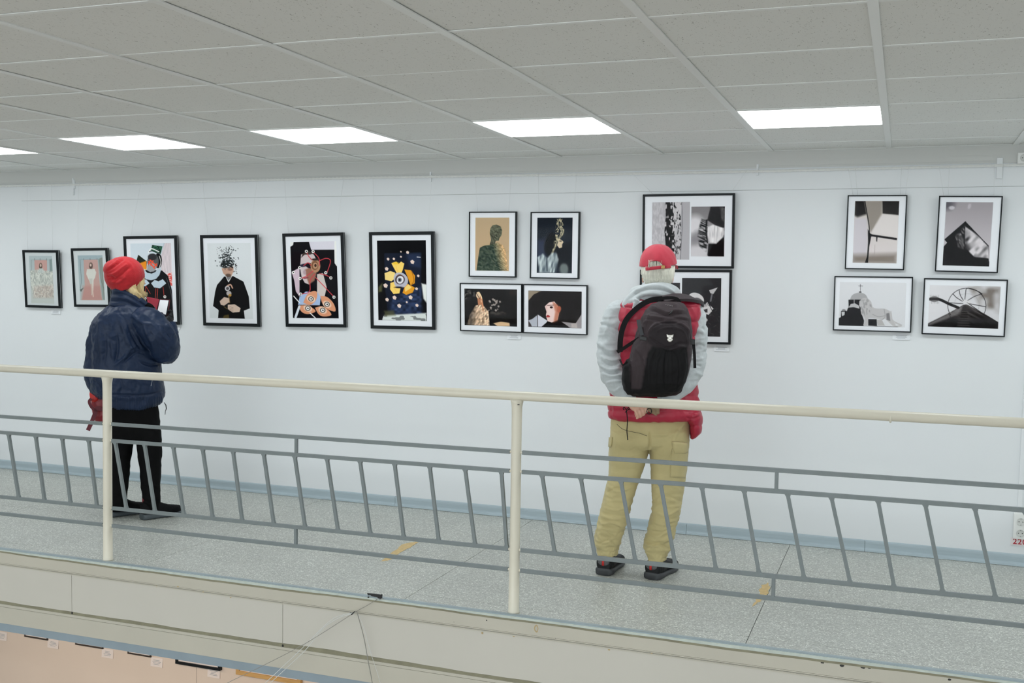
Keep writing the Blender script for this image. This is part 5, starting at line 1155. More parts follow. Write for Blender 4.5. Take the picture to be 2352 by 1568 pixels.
def patch(name, pts, d_off, th, m_, root, F_=None, target=None, inset=0):
    """cloth patch laid over the camera side of a mesh: pixel polygon, ray-cast on the target"""
    F_ = F_ or F; pts = [tuple(p) for p in pts]; cx = sum(p[0] for p in pts)/len(pts); cy = sum(p[1] for p in pts)/len(pts)
    from mathutils.bvhtree import BVHTree
    bm = bmesh.new(); bm.from_mesh(target.data); bvh = BVHTree.FromBMesh(bm); bm.free()
    def hit(x, y):
        r_ = ray(x, y).normalized(); h = bvh.ray_cast(CAM, r_)
        return (h[0]-r_*d_off) if h[0] else F_.P(x, y, 0)
    N = 7; k = len(pts); vs = []; fs = []
    dense = []
    for i in range(k):
        a, b = pts[i], pts[(i+1) % k]
        for t in np.linspace(0, 1, 5, endpoint=False): dense.append((a[0]+(b[0]-a[0])*t, a[1]+(b[1]-a[1])*t))
    k = len(dense)
    for s_ in np.linspace(1, 0, N):
        if s_ == 0: vs.append(hit(cx, cy)); break
        for x, y in dense: vs.append(hit(cx+(x-cx)*s_, cy+(y-cy)*s_)+(Vector() if s_ < 1 else ray(x, y).normalized()*d_off*.8))
    for i in range(N-2):
        for j in range(k): fs.append((i*k+j, i*k+(j+1) % k, (i+1)*k+(j+1) % k, (i+1)*k+j))
    for j in range(k): fs.append(((N-2)*k+j, (N-2)*k+(j+1) % k, (N-1)*k))
    o = mesh(name, vs, fs, m_, smooth=True); adopt(o, root); sd = o.modifiers.new('s', 'SOLIDIFY'); sd.thickness = th; sd.offset = -1
    return o
patch('cargo_pocket', [(1543, 1030), (1580, 1034), (1577, 1080), (1573, 1098), (1539, 1095)], .003, .003, M_kh, man, target=tro)
patch('pocket_flap', [(1544, 1014), (1579, 1017), (1580, 1036), (1574, 1041), (1549, 1040), (1546, 1030)], .008, .004, M_kh, man, target=tro)
patch('pocket_flap', [(1400, 1004), (1407, 1005), (1404, 1025), (1398.5, 1026)], .007, .004, M_kh, man, target=tro)
adopt(MB().tube([F.P(x, y, -.143) for k, (x, y) in enumerate(fill_curve([(1417, 974), (1430, 985), (1450, 991), (1470, 995), (1486, 1001)], 4))], .0011, 6).build('drawstring', mat('dark cord', (46, 42, 36), .7), smooth=True), man)
# socks and shoes
M_sock = mat('white ribbed sock', (206, 208, 210), .85, bump=.3, bscale=200, stretch=(1, 1, .1))
M_shoe = mat('black trainer', (26, 27, 29), .6, spec=.3, noise_amt=.1, nscale=60, bump=.3, bscale=200); M_sole = mat('dark grey rubber sole', (66, 68, 71), .55, noise_amt=.08, nscale=40)
M_redtab = mat('red tab', (200, 46, 44), .6); M_gmesh = mat('grey heel mesh', (96, 96, 98), .7, noise_amt=.2, nscale=200)
for hl, yaw, d_ in ((heelL, 14, 0), (heelR, 24, 0)):
    f, x_, h = shoe(F, hl, yaw, .285, .108, man, M_shoe, M_sole, M_sock, H=.078)
    shoe.sub('heel_panel', MB().ball(h+Z*.072-f*.002, x_*.032, f*.010, Z*.020, 16, 10), M_gmesh)
    shoe.sub('heel_mark', MB().tube([h+Z*.055-f*.014, h+Z*.072-f*.0145, h+Z*.086-f*.012], 1, 8, flat=(.0065, .0015), up=f), M_redtab)
    shoe.sub('pull_tab', MB().tube([h+Z*.096+f*.002, h+Z*.112-f*.002, h+Z*.128+f*.001], 1, 8, flat=(.0075, .0016), up=f), M_redtab if hl is heelL else M_shoe)
# hooded top
M_gry = mat('grey melange fleece', (190, 196, 198), .9, noise_amt=.05, nscale=70, bump=.25, bscale=260, sheen=.3)
mb = MB()
F.body(mb, [(684, 1444, 1580, 0, .085), (700, 1430, 1596, 0, .105), (730, 1425, 1598, 0, .12), (800, 1426, 1590, 0, .12), (900, 1420, 1586, 0, .12), (935, 1418, 1588, 0, .12)], 32)
F.limb(mb, [(1462, 700, 0, 22), (1426, 716, .0, 27), (1410, 740, .0, 28), (1403, 775, -.01, 28.5), (1401, 810, -.02, 28), (1402, 840, -.05, 27), (1410, 866, -.09, 25), (1424, 888, -.13, 23), (1440, 908, -.165, 18), (1449, 920, -.18, 14)], 20)
F.limb(mb, [(1560, 700, 0, 22), (1584, 712, .0, 27), (1592, 740, .0, 28), (1594, 775, -.01, 28), (1594, 810, -.02, 27), (1591, 840, -.05, 26), (1578, 866, -.09, 25), (1560, 890, -.13, 22), (1532, 914, -.17, 17), (1516, 922, -.19, 13)], 20)
me = remesh(mb, .0055, 4)
arm = lambda v: np.clip((np.abs(pixs(v)[0]-1505)-62)/14, 0, 1)
wrinkle(me, .006, 12, (1, 1, 2.2), 5, True, arm); wrinkle(me, .002, 26, (1, 1, 1), 6, False)
crease(me, F, [([(1378, 790), (1398, 805), (1424, 800)], 4, .008), ([(1376, 815), (1400, 828), (1426, 824)], 4, .009), ([(1375, 835), (1398, 850), (1424, 846)], 4, .009), ([(1380, 856), (1402, 864), (1428, 862)], 3.4, .008), ([(1392, 880), (1408, 876), (1428, 876)], 3, .007),
   ([(1380, 802), (1400, 816), (1420, 812)], 2.6, -.007), ([(1378, 826), (1400, 838), (1422, 836)], 2.6, -.008), ([(1384, 848), (1402, 857), (1424, 855)], 2.4, -.008), ([(1392, 745), (1404, 760), (1420, 768)], 3, -.006), ([(1400, 722), (1396, 745), (1388, 770)], 3, .004),
   ([(1590, 760), (1606, 756), (1618, 768)], 3.4, .006), ([(1588, 800), (1604, 790), (1620, 796)], 3, -.006), ([(1586, 822), (1602, 826), (1616, 822)], 3, .006), ([(1580, 846), (1598, 838), (1612, 842)], 2.6, -.006), ([(1572, 880), (1590, 860), (1604, 856)], 3, .005), ([(1396, 893), (1412, 898), (1425, 890)], 2.4, .006)])
hood_t = put(me, 'hooded_top', M_gry, man)
mb = MB()
F.limb(mb, [(1480, 668, .07, 13), (1466, 672, .03, 16), (1462, 676, -.03, 18), (1478, 672, -.075, 18), (1505, 668, -.09, 18), (1532, 668, -.08, 17), (1548, 674, -.04, 15), (1552, 682, .02, 13), (1546, 690, .06, 11)], 18, 5)
F.limb(mb, [(1476, 678, -.06, 20), (1458, 692, -.065, 20), (1444, 702, -.06, 17), (1436, 712, -.05, 10)], 18)
F.body(mb, [(652, 1478, 1538, -.035, .062), (668, 1466, 1550, -.045, .07), (690, 1460, 1560, -.04, .075), (708, 1456, 1560, -.05, .07)], 28)
F.limb(mb, [(1466, 690, -.1, 14), (1462, 706, -.105, 12), (1456, 718, -.1, 8)], 16)
me = remesh(mb, .005, 4)
crease(me, F, [([(1470, 662), (1500, 655), (1530, 660), (1555, 676)], 3, .006), ([(1450, 684), (1470, 668), (1505, 664), (1540, 672), (1558, 688)], 3, -.008), ([(1455, 700), (1462, 684), (1478, 676), (1505, 674), (1540, 682)], 3, .007), ([(1460, 712), (1466, 694), (1480, 684), (1510, 682)], 2.6, -.008),
   ([(1470, 712), (1473, 698), (1485, 690)], 2.4, .006), ([(1436, 690), (1452, 674), (1470, 662)], 3, .005), ([(1440, 706), (1452, 696), (1460, 690)], 2.6, -.005)])
wrinkle(me, .002, 18, (1, 1, 1), 12, False)
put(me, 'hood', M_gry, man)
# quilted vest
M_red = mat('red quilted nylon', (172, 38, 62), .42, noise_amt=.05, nscale=20, spec=.45, bump=.12, bscale=120)
mb = MB()
F.body(mb, [(681, 1448, 1582, 0, .09), (690, 1430, 1604, 0, .118, 2.8), (700, 1423, 1610, 0, .134, 3.2), (730, 1421, 1607, 0, .144, 3.6), (770, 1422, 1598, 0, .148, 3.4), (820, 1421, 1592, 0, .146), (870, 1408, 1600, 0, .15), (900, 1401, 1605, 0, .158), (930, 1397, 1609, 0, .165), (948, 1396, 1611, 0, .167), (957, 1399, 1610, 0, .16), (961, 1410, 1600, 0, .145)], 44)
F.body(mb, [(940, 1575, 1608, 0, .12), (958, 1576, 1612, .0, .12), (975, 1582, 1613, .0, .11), (990, 1586, 1609, .0, .09), (1000, 1587, 1600, .0, .07), (1007, 1586, 1591, .0, .05)], 20)
me = remesh(mb, .0055, 3)
v = getv(me); nn = getn(me); X_, Y_ = pixs(v)
Yq = Y_+.10*(X_-1500)*np.sign(X_-1500)*.12
qn = np.abs(np.sin((Yq-706)/34*PI)); up_ = np.clip((Y_-690)/10, 0, 1)
setv(me, v+nn*((qn**.45-.75)*.010*up_)[:, None]); wrinkle(me, .0028, 22, (1, 1, .8), 21, True)
crease(me, F, [([(1396, 929), (1450, 934), (1500, 936), (1560, 938), (1612, 938)], 1.8, -.006), ([(1575, 958), (1590, 962), (1610, 955)], 2, -.007), ([(1578, 975), (1600, 978)], 2, -.005)])
# armholes: cut the vest away where the sleeves come out
v = getv(me); X_, Y_ = pixs(v)
vest = put(me, 'vest', M_red, man)
vest_inside = mat('dark lining', (40, 20, 26), .7)
# ---------------------------------------------------------------- backpack
M_bp = mat('plum brown nylon', (66, 58, 61), .62, noise_amt=.07, nscale=14, bump=.3, bscale=420, spec=.35)
M_bpb = mat('black nylon', (24, 23, 25), .6, noise_amt=.08, nscale=20, bump=.3, bscale=420, spec=.2)
M_web = mat('black webbing', (24, 23, 25), .65, spec=.2, bump=.3, bscale=500)
bp_ = empty('backpack', tuple(F.P(1508, 907, -.25)), 'dark plum and black hiking backpack with silver badge, worn by the man in the cap', 'backpack')
mb = MB(); DB = -.245
F.body(mb, [(693, 1512, 1560, DB+.03, .04), (698, 1497, 1571, DB+.02, .06), (710, 1484, 1579, DB+.01, .075), (730, 1473, 1586, DB, .09), (760, 1463, 1590, DB, .098), (795, 1452, 1590, DB, .104), (830, 1444, 1587, DB, .108), (860, 1438, 1580, DB, .108), (885, 1436, 1571, DB, .102), (900, 1440, 1564, DB+.005, .09), (908, 1450, 1552, DB+.01, .07)], 40)
F.body(mb, [(742, 1500, 1578, DB-.085, .022), (752, 1492, 1583, DB-.085, .034), (790, 1484, 1586, DB-.085, .045), (840, 1476, 1584, DB-.08, .05), (880, 1474, 1574, DB-.075, .045), (900, 1482, 1560, DB-.06, .03)], 32)
F.body(mb, [(825, 1440, 1462, DB+.0, .06), (840, 1430, 1466, DB+.0, .075), (870, 1428, 1466, DB, .08), (895, 1432, 1466, DB, .075), (904, 1440, 1462, DB, .06)], 20)
me = remesh(mb, .0045, 4)
arch = [(1487, 785), (1490, 765), (1500, 748), (1521, 739), (1545, 738), (1566, 744), (1580, 757), (1586, 780)]
arch2 = [(1508, 790), (1509, 772), (1513, 759), (1534, 752), (1561, 755), (1573, 766), (1576, 785)]
crease(me, F, [(arch, 2.2, .005), ([(x, y+3.5) for x, y in arch], -1.2, -.004), (arch2, 1.6, .0035), ([(x, y+2.5) for x, y in arch2], -1.0, -.003),
   ([(1493, 703), (1510, 708), (1533, 718), (1550, 713), (1572, 714)], 3, .008), ([(1490, 710), (1510, 716), (1533, 725), (1552, 720), (1580, 722)], 2, -.007),
   ([(1484, 724), (1510, 728), (1535, 732), (1560, 728), (1582, 732)], 2.6, .006), ([(1482, 733), (1512, 734), (1545, 730), (1580, 737)], 2, -.005), ([(1476, 742), (1490, 736), (1500, 738)], 2, .004),
   ([(1489, 774), (1505, 784), (1530, 798), (1545, 796), (1560, 788), (1580, 790)], 2.4, -.006), ([(1508, 790), (1535, 803), (1560, 796), (1578, 798)], 2.4, .006),
   ([(1532, 800), (1526, 840), (1527, 900)], 2, -.006), ([(1520, 800), (1508, 840), (1506, 895)], 2.4, .005), ([(1545, 800), (1558, 825), (1560, 870), (1552, 895)], 2, -.005), ([(1508, 802), (1494, 840), (1492, 890)], 2, -.005), ([(1538, 802), (1542, 840), (1540, 895)], 2.4, .004), ([(1570, 800), (1574, 840), (1566, 880)], 2, .004),
   ([(1463, 810), (1476, 830), (1480, 870), (1476, 895)], 2, -.006), ([(1455, 800), (1466, 840), (1464, 890)], 2, .005), ([(1488, 800), (1484, 840), (1485, 890)], 2, -.005), ([(1447, 818), (1451, 850), (1450, 900)], 2, -.006), ([(1474, 736), (1478, 760), (1470, 790)], 2, -.004), ([(1495, 716), (1484, 740), (1480, 770)], 2, .004)])
wrinkle(me, .0022, 24, (1, 1, 1), 31, True)
v = getv(me); X_, Y_ = pixs(v)
base = np.array(lin((64, 55, 58))); blk = np.array(lin((20, 19, 21))); mid = np.array(lin((44, 38, 41)))
def inpoly(X, Y, pts):
    ins = np.zeros(X.shape, bool)
    for i in range(len(pts)):
        a, b = pts[i], pts[(i+1) % len(pts)]
        if a[1] != b[1]: ins ^= ((a[1] > Y) != (b[1] > Y)) & (X < (b[0]-a[0])*(Y-a[1])/(b[1]-a[1])+a[0])
    return ins
c_ = np.tile(base, (len(v), 1))
c_[inpoly(X_, Y_, [(x, y) for x, y in arch]+[(1580, 800), (1545, 806), (1500, 796)])] = mid
c_[inpoly(X_, Y_, [(1497, 796), (1530, 800), (1548, 804), (1578, 796), (1582, 850), (1566, 905), (1470, 908), (1480, 850), (1488, 810)])] = blk
c_[inpoly(X_, Y_, [(1424, 830), (1446, 820), (1450, 908), (1424, 910)])] = blk
c_[(Y_ > 893)] = blk
D_ = (v-np.array(F.g))@np.array(F.d); c_[D_ > -.17] = blk
E_ = np.empty(len(me.edges)*2, dtype=np.int32); me.edges.foreach_get('vertices', E_); E_ = E_.reshape(-1, 2)
for _ in range(2):
    acc = c_.copy(); cnt = np.ones(len(c_)); np.add.at(acc, E_[:, 0], c_[E_[:, 1]]); np.add.at(acc, E_[:, 1], c_[E_[:, 0]]); np.add.at(cnt, E_.ravel(), 1); c_ = acc/cnt[:, None]
set_col(me, c_); bag = put(me, 'bag_body', vcol_mat('backpack nylon', .62, .2, .3, 420), bp_)
def strap(F_, pts, hw, th, m_, root, name='strap', k=5, up=None):
    c = fill_curve([(*p, 0) if len(p) == 2 else p for p in pts], k); P_ = [F_.P(*p[:3]) for p in c]
    mb = MB(); n_ = len(P_); vs = []
    for i, p in enumerate(P_):
        t = (P_[min(i+1, n_-1)]-P_[max(i-1, 0)]).normalized(); cen = F_.P(1505, 800, 0) if F_ is F else F_.P(300, 800, 0)
        nrm = up if up is not None else (Vector((p.x, p.y, 0))-Vector((cen.x, cen.y, 0))).normalized()
        s_ = t.cross(nrm).normalized(); nrm = s_.cross(t).normalized()
        for a, b in ((-1, -1), (1, -1), (1, 1), (-1, 1)): vs.append(p+s_*hw*a+nrm*th*b)
    fs = [(4*i+j, 4*i+(j+1) % 4, 4*i+4+(j+1) % 4, 4*i+4+j) for i in range(n_-1) for j in range(4)]+[(0, 1, 2, 3), tuple(4*(n_-1)+j for j in (3, 2, 1, 0))]
    mb.add(vs, fs); return adopt(mb.build(name, m_), root)
strap(F, [(1528, 686, -.15), (1500, 688, -.157), (1478, 697, -.157), (1458, 712, -.158), (1440, 732, -.155), (1430, 754, -.153), (1425, 780, -.15), (1424, 808, -.145)], .0135, .004, M_web, bp_, 'shoulder_strap', up=-F.d)
strap(F, [(1524, 688, -.17), (1556, 683, -.155), (1580, 684, -.12), (1600, 690, -.06), (1606, 700, .02)], .026, .008, M_bp, bp_, 'shoulder_strap', up=Z*.75-F.d*.5)
strap(F, [(1512, 696, -.2), (1516, 688, -.2), (1524, 684.5, -.2), (1546, 684, -.2), (1557, 688, -.2), (1561, 697, -.2)], .008, .003, M_web, bp_, 'grab_handle', up=-F.d)
strap(F, [(1418, 808, -.16), (1432, 800, -.20), (1450, 788, -.25), (1468, 777, -.30)], .0085, .0018, M_web, bp_, 'compression_strap', up=-F.d)
strap(F, [(1466, 734, -.30), (1469, 750, -.315), (1475, 770, -.325)], .009, .0018, mat('grey webbing', (62, 64, 68), .6), bp_, 'compression_strap', up=-F.d)
strap(F, [(1486, 778, -.335), (1502, 790, -.355), (1512, 797, -.36)], .004, .0015, M_web, bp_, 'compression_strap', up=-F.d)
mb = MB(); c = F.P(1478, 777, -.335)
mb.add([c+F.r*a*.017+Z*b*.010-F.d*e_*.005+Z*(-a*.003) for a in (-1, 1) for b in (-1, 1) for e_ in (-1, 1)], [(0, 1, 3, 2), (4, 6, 7, 5), (0, 4, 5, 1), (2, 3, 7, 6), (0, 2, 6, 4), (1, 5, 7, 3)])
adopt(mb.build('side_buckle', M_blk, bevel=.003), bp_)
for x_, y_ in ((1590, 785),):
    c = F.P(x_, y_, -.30); mb = MB(); mb.add([c+F.r*a*.013+Z*b*.013-F.d*e_*.008 for a in (-1, 1) for b in (-1, 1) for e_ in (-1, 1)], [(0, 1, 3, 2), (4, 6, 7, 5), (0, 4, 5, 1), (2, 3, 7, 6), (0, 2, 6, 4), (1, 5, 7, 3)])
    adopt(mb.build('side_buckle', M_blk, bevel=.003), bp_)
strap(F, [(1593, 790, -.30), (1595, 815, -.30), (1596, 845, -.295)], .007, .0016, M_web, bp_, 'strap_end', up=-F.d)
strap(F, [(1440, 830, -.30), (1431, 838, -.27), (1424, 826, -.24)], .004, .002, M_web, bp_, 'zip_pull', up=-F.d)
# silver shield badge and zip pulls
M_badge = mat('silver badge', (206, 202, 194), .3, metal=.75)
sh = [(-1, 1), (-.45, .82), (.45, .82), (1, 1), (.9, .35), (.62, .0), (.85, -.45), (.3, -1), (-.3, -1), (-.85, -.45), (-.62, 0), (-.9, .35)]
c = F.P(1539, 776, -.372); vs = []
for dp, s_ in ((0, 1), (.004, 1), (.005, .8)):
    for a, b in sh: vs.append(c+F.r*a*.0165*s_+Z*b*.0185*s_-F.d*dp)
k = len(sh); fs = [tuple(range(2*k, 3*k))]+[(i, (i+1) % k, k+(i+1) % k, k+i) for i in range(k)]+[(k+i, k+(i+1) % k, 2*k+(i+1) % k, 2*k+i) for i in range(k)]
bd = adopt(mesh('badge', vs, fs, M_badge), bp_)
adopt(MB().tube([c-F.d*.006+(F.r*math.cos(t)+Z*math.sin(t))*.008 for t in np.linspace(0, 2*PI, 16)], .0012, 6).build('badge_ring', M_badge, smooth=True), bp_)
adopt(MB().tube([F.P(1544, 712, -.345), F.P(1541, 719, -.352), F.P(1536, 722, -.35)], .0035, 8).build('zip_pull', M_blk, smooth=True), bp_)
mb = MB()
for k in range(7):
    x = 1528+k*2.6; mb.tube([F.P(x, 700+k*.5-(k % 2)*1.2, -.318), F.P(x+1.1, 698.6+k*.5, -.318)], .0012, 5)
adopt(mb.build('stitched_mark', mat('pale thread', (186, 182, 184), .6)), bp_)
# things held behind his back
M_tan = mat('tan suede', (140, 118, 92), .8, noise_amt=.1, nscale=40, bump=.3, bscale=150)
gl_ = empty('glove', tuple(F.P(1497, 938, -.25)), 'tan suede glove held in the clasped hands of the man in the cap', 'glove')
mb = MB(); F.body(mb, [(924, 1468, 1510, -.222, .015, 2.4, 8), (932, 1478, 1515, -.222, .018, 2.4, 8), (942, 1486, 1514, -.222, .016, 2.4, 8), (950, 1492, 1508, -.222, .010, 2.4, 8)], 20)
F.limb(mb, [(1500, 932, -.25, 4), (1510, 940, -.25, 4), (1511, 950, -.248, 3)], 10); me = remesh(mb, .003, 2); wrinkle(me, .002, 40, (1, 1, 1), 3); put(me, 'glove_body', M_tan, gl_)
rg = MB().tube([F.P(1491+5.5*math.cos(t), 944+6.5*math.sin(t), -.246+.004*math.cos(t)) for t in np.linspace(0, 2*PI, 20)], .0022, 8).build('eyeglasses_loop', M_blk, smooth=True)
tag(rg, 'small black loop held against the tan glove behind his back', 'loop')
adopt(MB().tube([F.P(x, y, -.172) for x, y in fill_curve([(1434, 941), (1431, 938), (1434, 935), (1438, 940), (1443, 936), (1446, 939), (1440, 942), (1436, 947)], 4)], .0022, 6).build('lanyard_bow', M_web, smooth=True), man)
lan = strap(F, [(1439, 941, -.19), (1441, 965, -.175), (1440, 990, -.16), (1442, 1010, -.158)], .0024, .001, M_web, man, 'lanyard_cord', up=-F.d)

# ---------------------------------------------------------------- the woman in the red beanie
G = Fig(318, 1189)
wom = empty('person', (G.g.x, G.g.y, 0), 'person in red beanie and navy windbreaker with black trousers, looking down at a phone', 'person', 'visitors looking at the pictures')
q = G.px()
mb = MB(); hc2 = G.P(296, 646, .0); fdir = (G.r*.80+G.d*.55-Z*.30); udir = Z*.95+G.r*.25
face_parts(mb, hc2, fdir, udir, .98)
G.limb(mb, [(288, 665, -.01, 19), (285, 700, -.01, 21), (284, 720, 0, 26)])
G.body(mb, [(705, 262, 328, 0, .06), (725, 248, 340, 0, .09), (800, 245, 345, 0, .1), (880, 246, 348, 0, .11), (950, 252, 352, 0, .12), (985, 256, 350, 0, .11)])
G.limb(mb, [(275, 970, .02, 24), (273, 1030, .03, 19), (278, 1090, .03, 15), (270, 1140, .03, 11), (268, 1160, .03, 10)])
G.limb(mb, [(338, 970, -.02, 25), (342, 1030, -.02, 20), (347, 1090, -.02, 15), (346, 1145, -.01, 11), (346, 1165, -.01, 10)])
G.limb(mb, [(325, 722, -.1, 18), (358, 768, -.14, 15), (382, 804, -.1, 13), (387, 768, -.02, 11), (384, 744, .03, 8)])
G.limb(mb, [(245, 725, .06, 17), (228, 790, .06, 15), (226, 856, .06, 13), (280, 820, .2, 11), (340, 740, .14, 8)])
hand(mb, G.P(385, 748, .03), Z*.75-G.r*.55+G.d*.1, -G.d*.55+G.r*.8, 1, .9, .165, .08, rad=.0085)
hand(mb, G.P(338, 742, .13), Z*.85+G.r*.25, G.d*.9, -1, .6, .16, .08, rad=.0082)
me = remesh(mb, .0048, 2); put(me, 'body', M_skin, wom); eyes(wom, hc2, fdir, udir, .98)
# beanie
M_bean = mat('red wool knit', (184, 42, 48), .95, noise_amt=.07, nscale=60, bump=.5, bscale=330, sheen=.2, spec=.2)
mb = MB(); G.ball(mb, 286, 632, 0, 39, 38, .112, rot=-12); G.ball(mb, 266, 619, -.01, 24, 21, .085); G.ball(mb, 283, 622, 0, 34, 29, .1); G.ball(mb, 259, 627, -.01, 15, 13, .06)
G.body(mb, [(640, 258, 320, 0, .108, 2.2, -12), (655, 261, 316, 0, .104, 2.2, -14), (666, 266, 306, 0, .095, 2.2, -12)], 30)
me = remesh(mb, .0045, 5)
crease(me, G, [([(246, 622), (262, 612), (276, 600), (284, 595)], 3, -.010), ([(250, 632), (266, 626), (284, 612), (294, 606)], 3, .007), ([(252, 640), (270, 638), (288, 622), (300, 612)], 3, -.010), ([(255, 647), (272, 648), (290, 634)], 3, .007), ([(250, 614), (262, 605), (272, 597)], 2.6, .006), ([(262, 652), (272, 642), (280, 640)], 2.4, -.006), ([(246, 636), (256, 634), (262, 640)], 2.4, -.008), ([(290, 600), (300, 608), (306, 620)], 3, .004)])
v = getv(me); nn = getn(me); X_, Y_ = pixs(v); setv(me, v+nn*(.0007*np.sin((X_*.45+Y_*.9)*3.0))[:, None])
put(me, 'beanie', M_bean, wom)
# blond hair
M_bl = mat('blond hair', (222, 198, 148), .5, noise_amt=.16, nscale=100, stretch=(1, 1, .15), bump=.3, bscale=150, spec=.4)
mb = MB(); rr = random.Random(9)
for k in range(300):
    t = rr.random(); x0_ = 322-12*rr.random(); y0_ = 618+34*t; d0_ = rr.uniform(-.06, .03)
    if rr.random() < .55: pts = [(x0_, y0_, d0_), (x0_+5*rr.random(), 640+10*t, d0_), (320+rr.uniform(-9, 6), 662+rr.uniform(-6, 6), d0_-.01), (334+rr.uniform(-12, 6), 676+rr.uniform(-4, 6), d0_-.01)]
    else: pts = [(x0_-10, 650+8*t, -.07+rr.uniform(-.01, .02)), (305+rr.uniform(-6, 8), 666+rr.uniform(-3, 4), -.08), (314+rr.uniform(-6, 12), 678+rr.uniform(-4, 6), -.07), (324+rr.uniform(-6, 12), 688+rr.uniform(-3, 5), -.05)]
    c = fill_curve([tuple(p) for p in pts], 4); mb.tube([G.P(*p) for p in c], [.0026*(1-.75*i/(len(c)-1)) for i in range(len(c))], 4)
adopt(mb.build('hair', M_bl, smooth=True), wom)
mb = MB(); G.limb(mb, [(316, 622, -.02, 9), (321, 640, -.02, 9.5), (318, 658, -.03, 10), (322, 672, -.03, 8), (331, 678, -.03, 3)], 14); G.limb(mb, [(300, 660, -.06, 8), (308, 672, -.06, 9), (318, 682, -.05, 5)], 12)
me = remesh(mb, .004, 3); wrinkle(me, .002, 60, (1, 1, .2), 2); put(me, 'hair_lock', M_bl, wom)
# trousers
M_bk = mat('black cotton', (17, 17, 18), .9, noise_amt=.1, nscale=15, bump=.2, bscale=300, spec=.1)
mb = MB()
G.body(mb, [(905, 250, 362, 0, .135), (935, 246, 364, 0, .14), (965, 244, 367, 0, .14), (995, 244, 370, 0, .13), (1012, 250, 366, 0, .11)], 34)
G.body(mb, [(985, 245, 311, .01, .11), (1020, 243, 306, .02, .105), (1060, 242, 299, .03, .095), (1100, 244, 297, .03, .085), (1130, 246, 292, .03, .075), (1155, 247, 291, .03, .066), (1168, 248, 291, .03, .062)], 26)
G.body(mb, [(985, 308, 369, -.01, .115), (1010, 311, 371, -.02, .11), (1040, 315, 372, -.02, .1), (1070, 320, 370, -.02, .09), (1095, 322, 370, -.02, .085), (1114, 323, 367, -.02, .078), (1140, 327, 369, -.02, .072), (1158, 328, 367, -.02, .066), (1168, 330, 365, -.02, .06)], 26)
me = remesh(mb, .006, 3); wrinkle(me, .003, 10, (1, 1, 1.6), 4)
crease(me, G, [([(326, 1140), (345, 1146), (368, 1138)], 3, .008), ([(324, 1118), (345, 1112), (366, 1118)], 3, .006), ([(326, 1152), (345, 1156), (368, 1148)], 2.4, .006), ([(300, 960), (306, 1010), (300, 1050)], 4, .006), ([(262, 1130), (280, 1136), (292, 1128)], 3, .006)])
put(me, 'trousers', M_bk, wom)
M_shoe2 = mat('black knit trainer', (20, 20, 22), .8, spec=.15, bump=.4, bscale=260); M_sole2 = mat('grey foam sole', (78, 86, 90), .6)
for hx, hy in ((251, 1187), (326, 1193)):
    h0 = atz(hx, hy, 0)
    f, x_, h = shoe(G, h0, 66, .262, .098, wom, M_shoe2, M_sole2, mat('dark red sock', (116, 32, 44), .85, bump=.3, bscale=200))
    shoe.sub('shoe_lining', MB().ball(h+f*.055+Z*.098+x_*.036, x_*.006, f*.022, Z*.02, 12, 8), mat('dark red lining', (126, 34, 42), .8))
# windbreaker
M_navy = mat('navy nylon', (27, 42, 68), .46, noise_amt=.08, nscale=10, spec=.26, bump=.12, bscale=90)
mb = MB()
G.body(mb, [(698, 262, 338, 0, .085), (706, 246, 345, 0, .11), (722, 224, 352, 0, .135), (742, 212, 358, 0, .15), (785, 208, 364, 0, .16), (835, 209, 371, 0, .165), (870, 206, 375, 0, .17), (895, 212, 378, 0, .17), (908, 224, 378, 0, .165), (914, 236, 376, 0, .158), (924, 246, 370, 0, .155), (932, 252, 358, 0, .15), (934, 258, 350, 0, .14)], 44)
G.limb(mb, [(318, 730, -.08, 24), (342, 742, -.12, 29), (362, 766, -.145, 30), (376, 790, -.135, 29), (382, 804, -.10, 27), (386, 794, -.05, 23), (388, 772, -.015, 18.5), (387, 756, .01, 16), (385, 744, .02, 14)], 22)
G.limb(mb, [(250, 735, .04, 24), (236, 770, .05, 27), (230, 820, .05, 27), (229, 860, .05, 28), (238, 890, .06, 24), (262, 870, .14, 20), (300, 800, .2, 18), (330, 755, .16, 14)], 22)
me = remesh(mb, .0055, 4)
Rw = Matrix.Rotation(math.atan2(G.r.y, G.r.x), 4, 'Z').inverted()
wrinkle(me, .0055, 8, (1, 1, .5), 14, True, R=Rw); wrinkle(me, .003, 20, (1.3, 1, .7), 15, True, R=Rw); wrinkle(me, .0015, 42, (1, 1, .8), 16, True)
v = getv(me); nn = getn(me); X_, Y_ = pixs(v); dg_ = np.clip((Y_-907)/6, 0, 1)*(X_ > 205)
setv(me, v+nn*(dg_*.002*np.sin(X_*1.15+.6*np.sin(X_*.31)))[:, None])
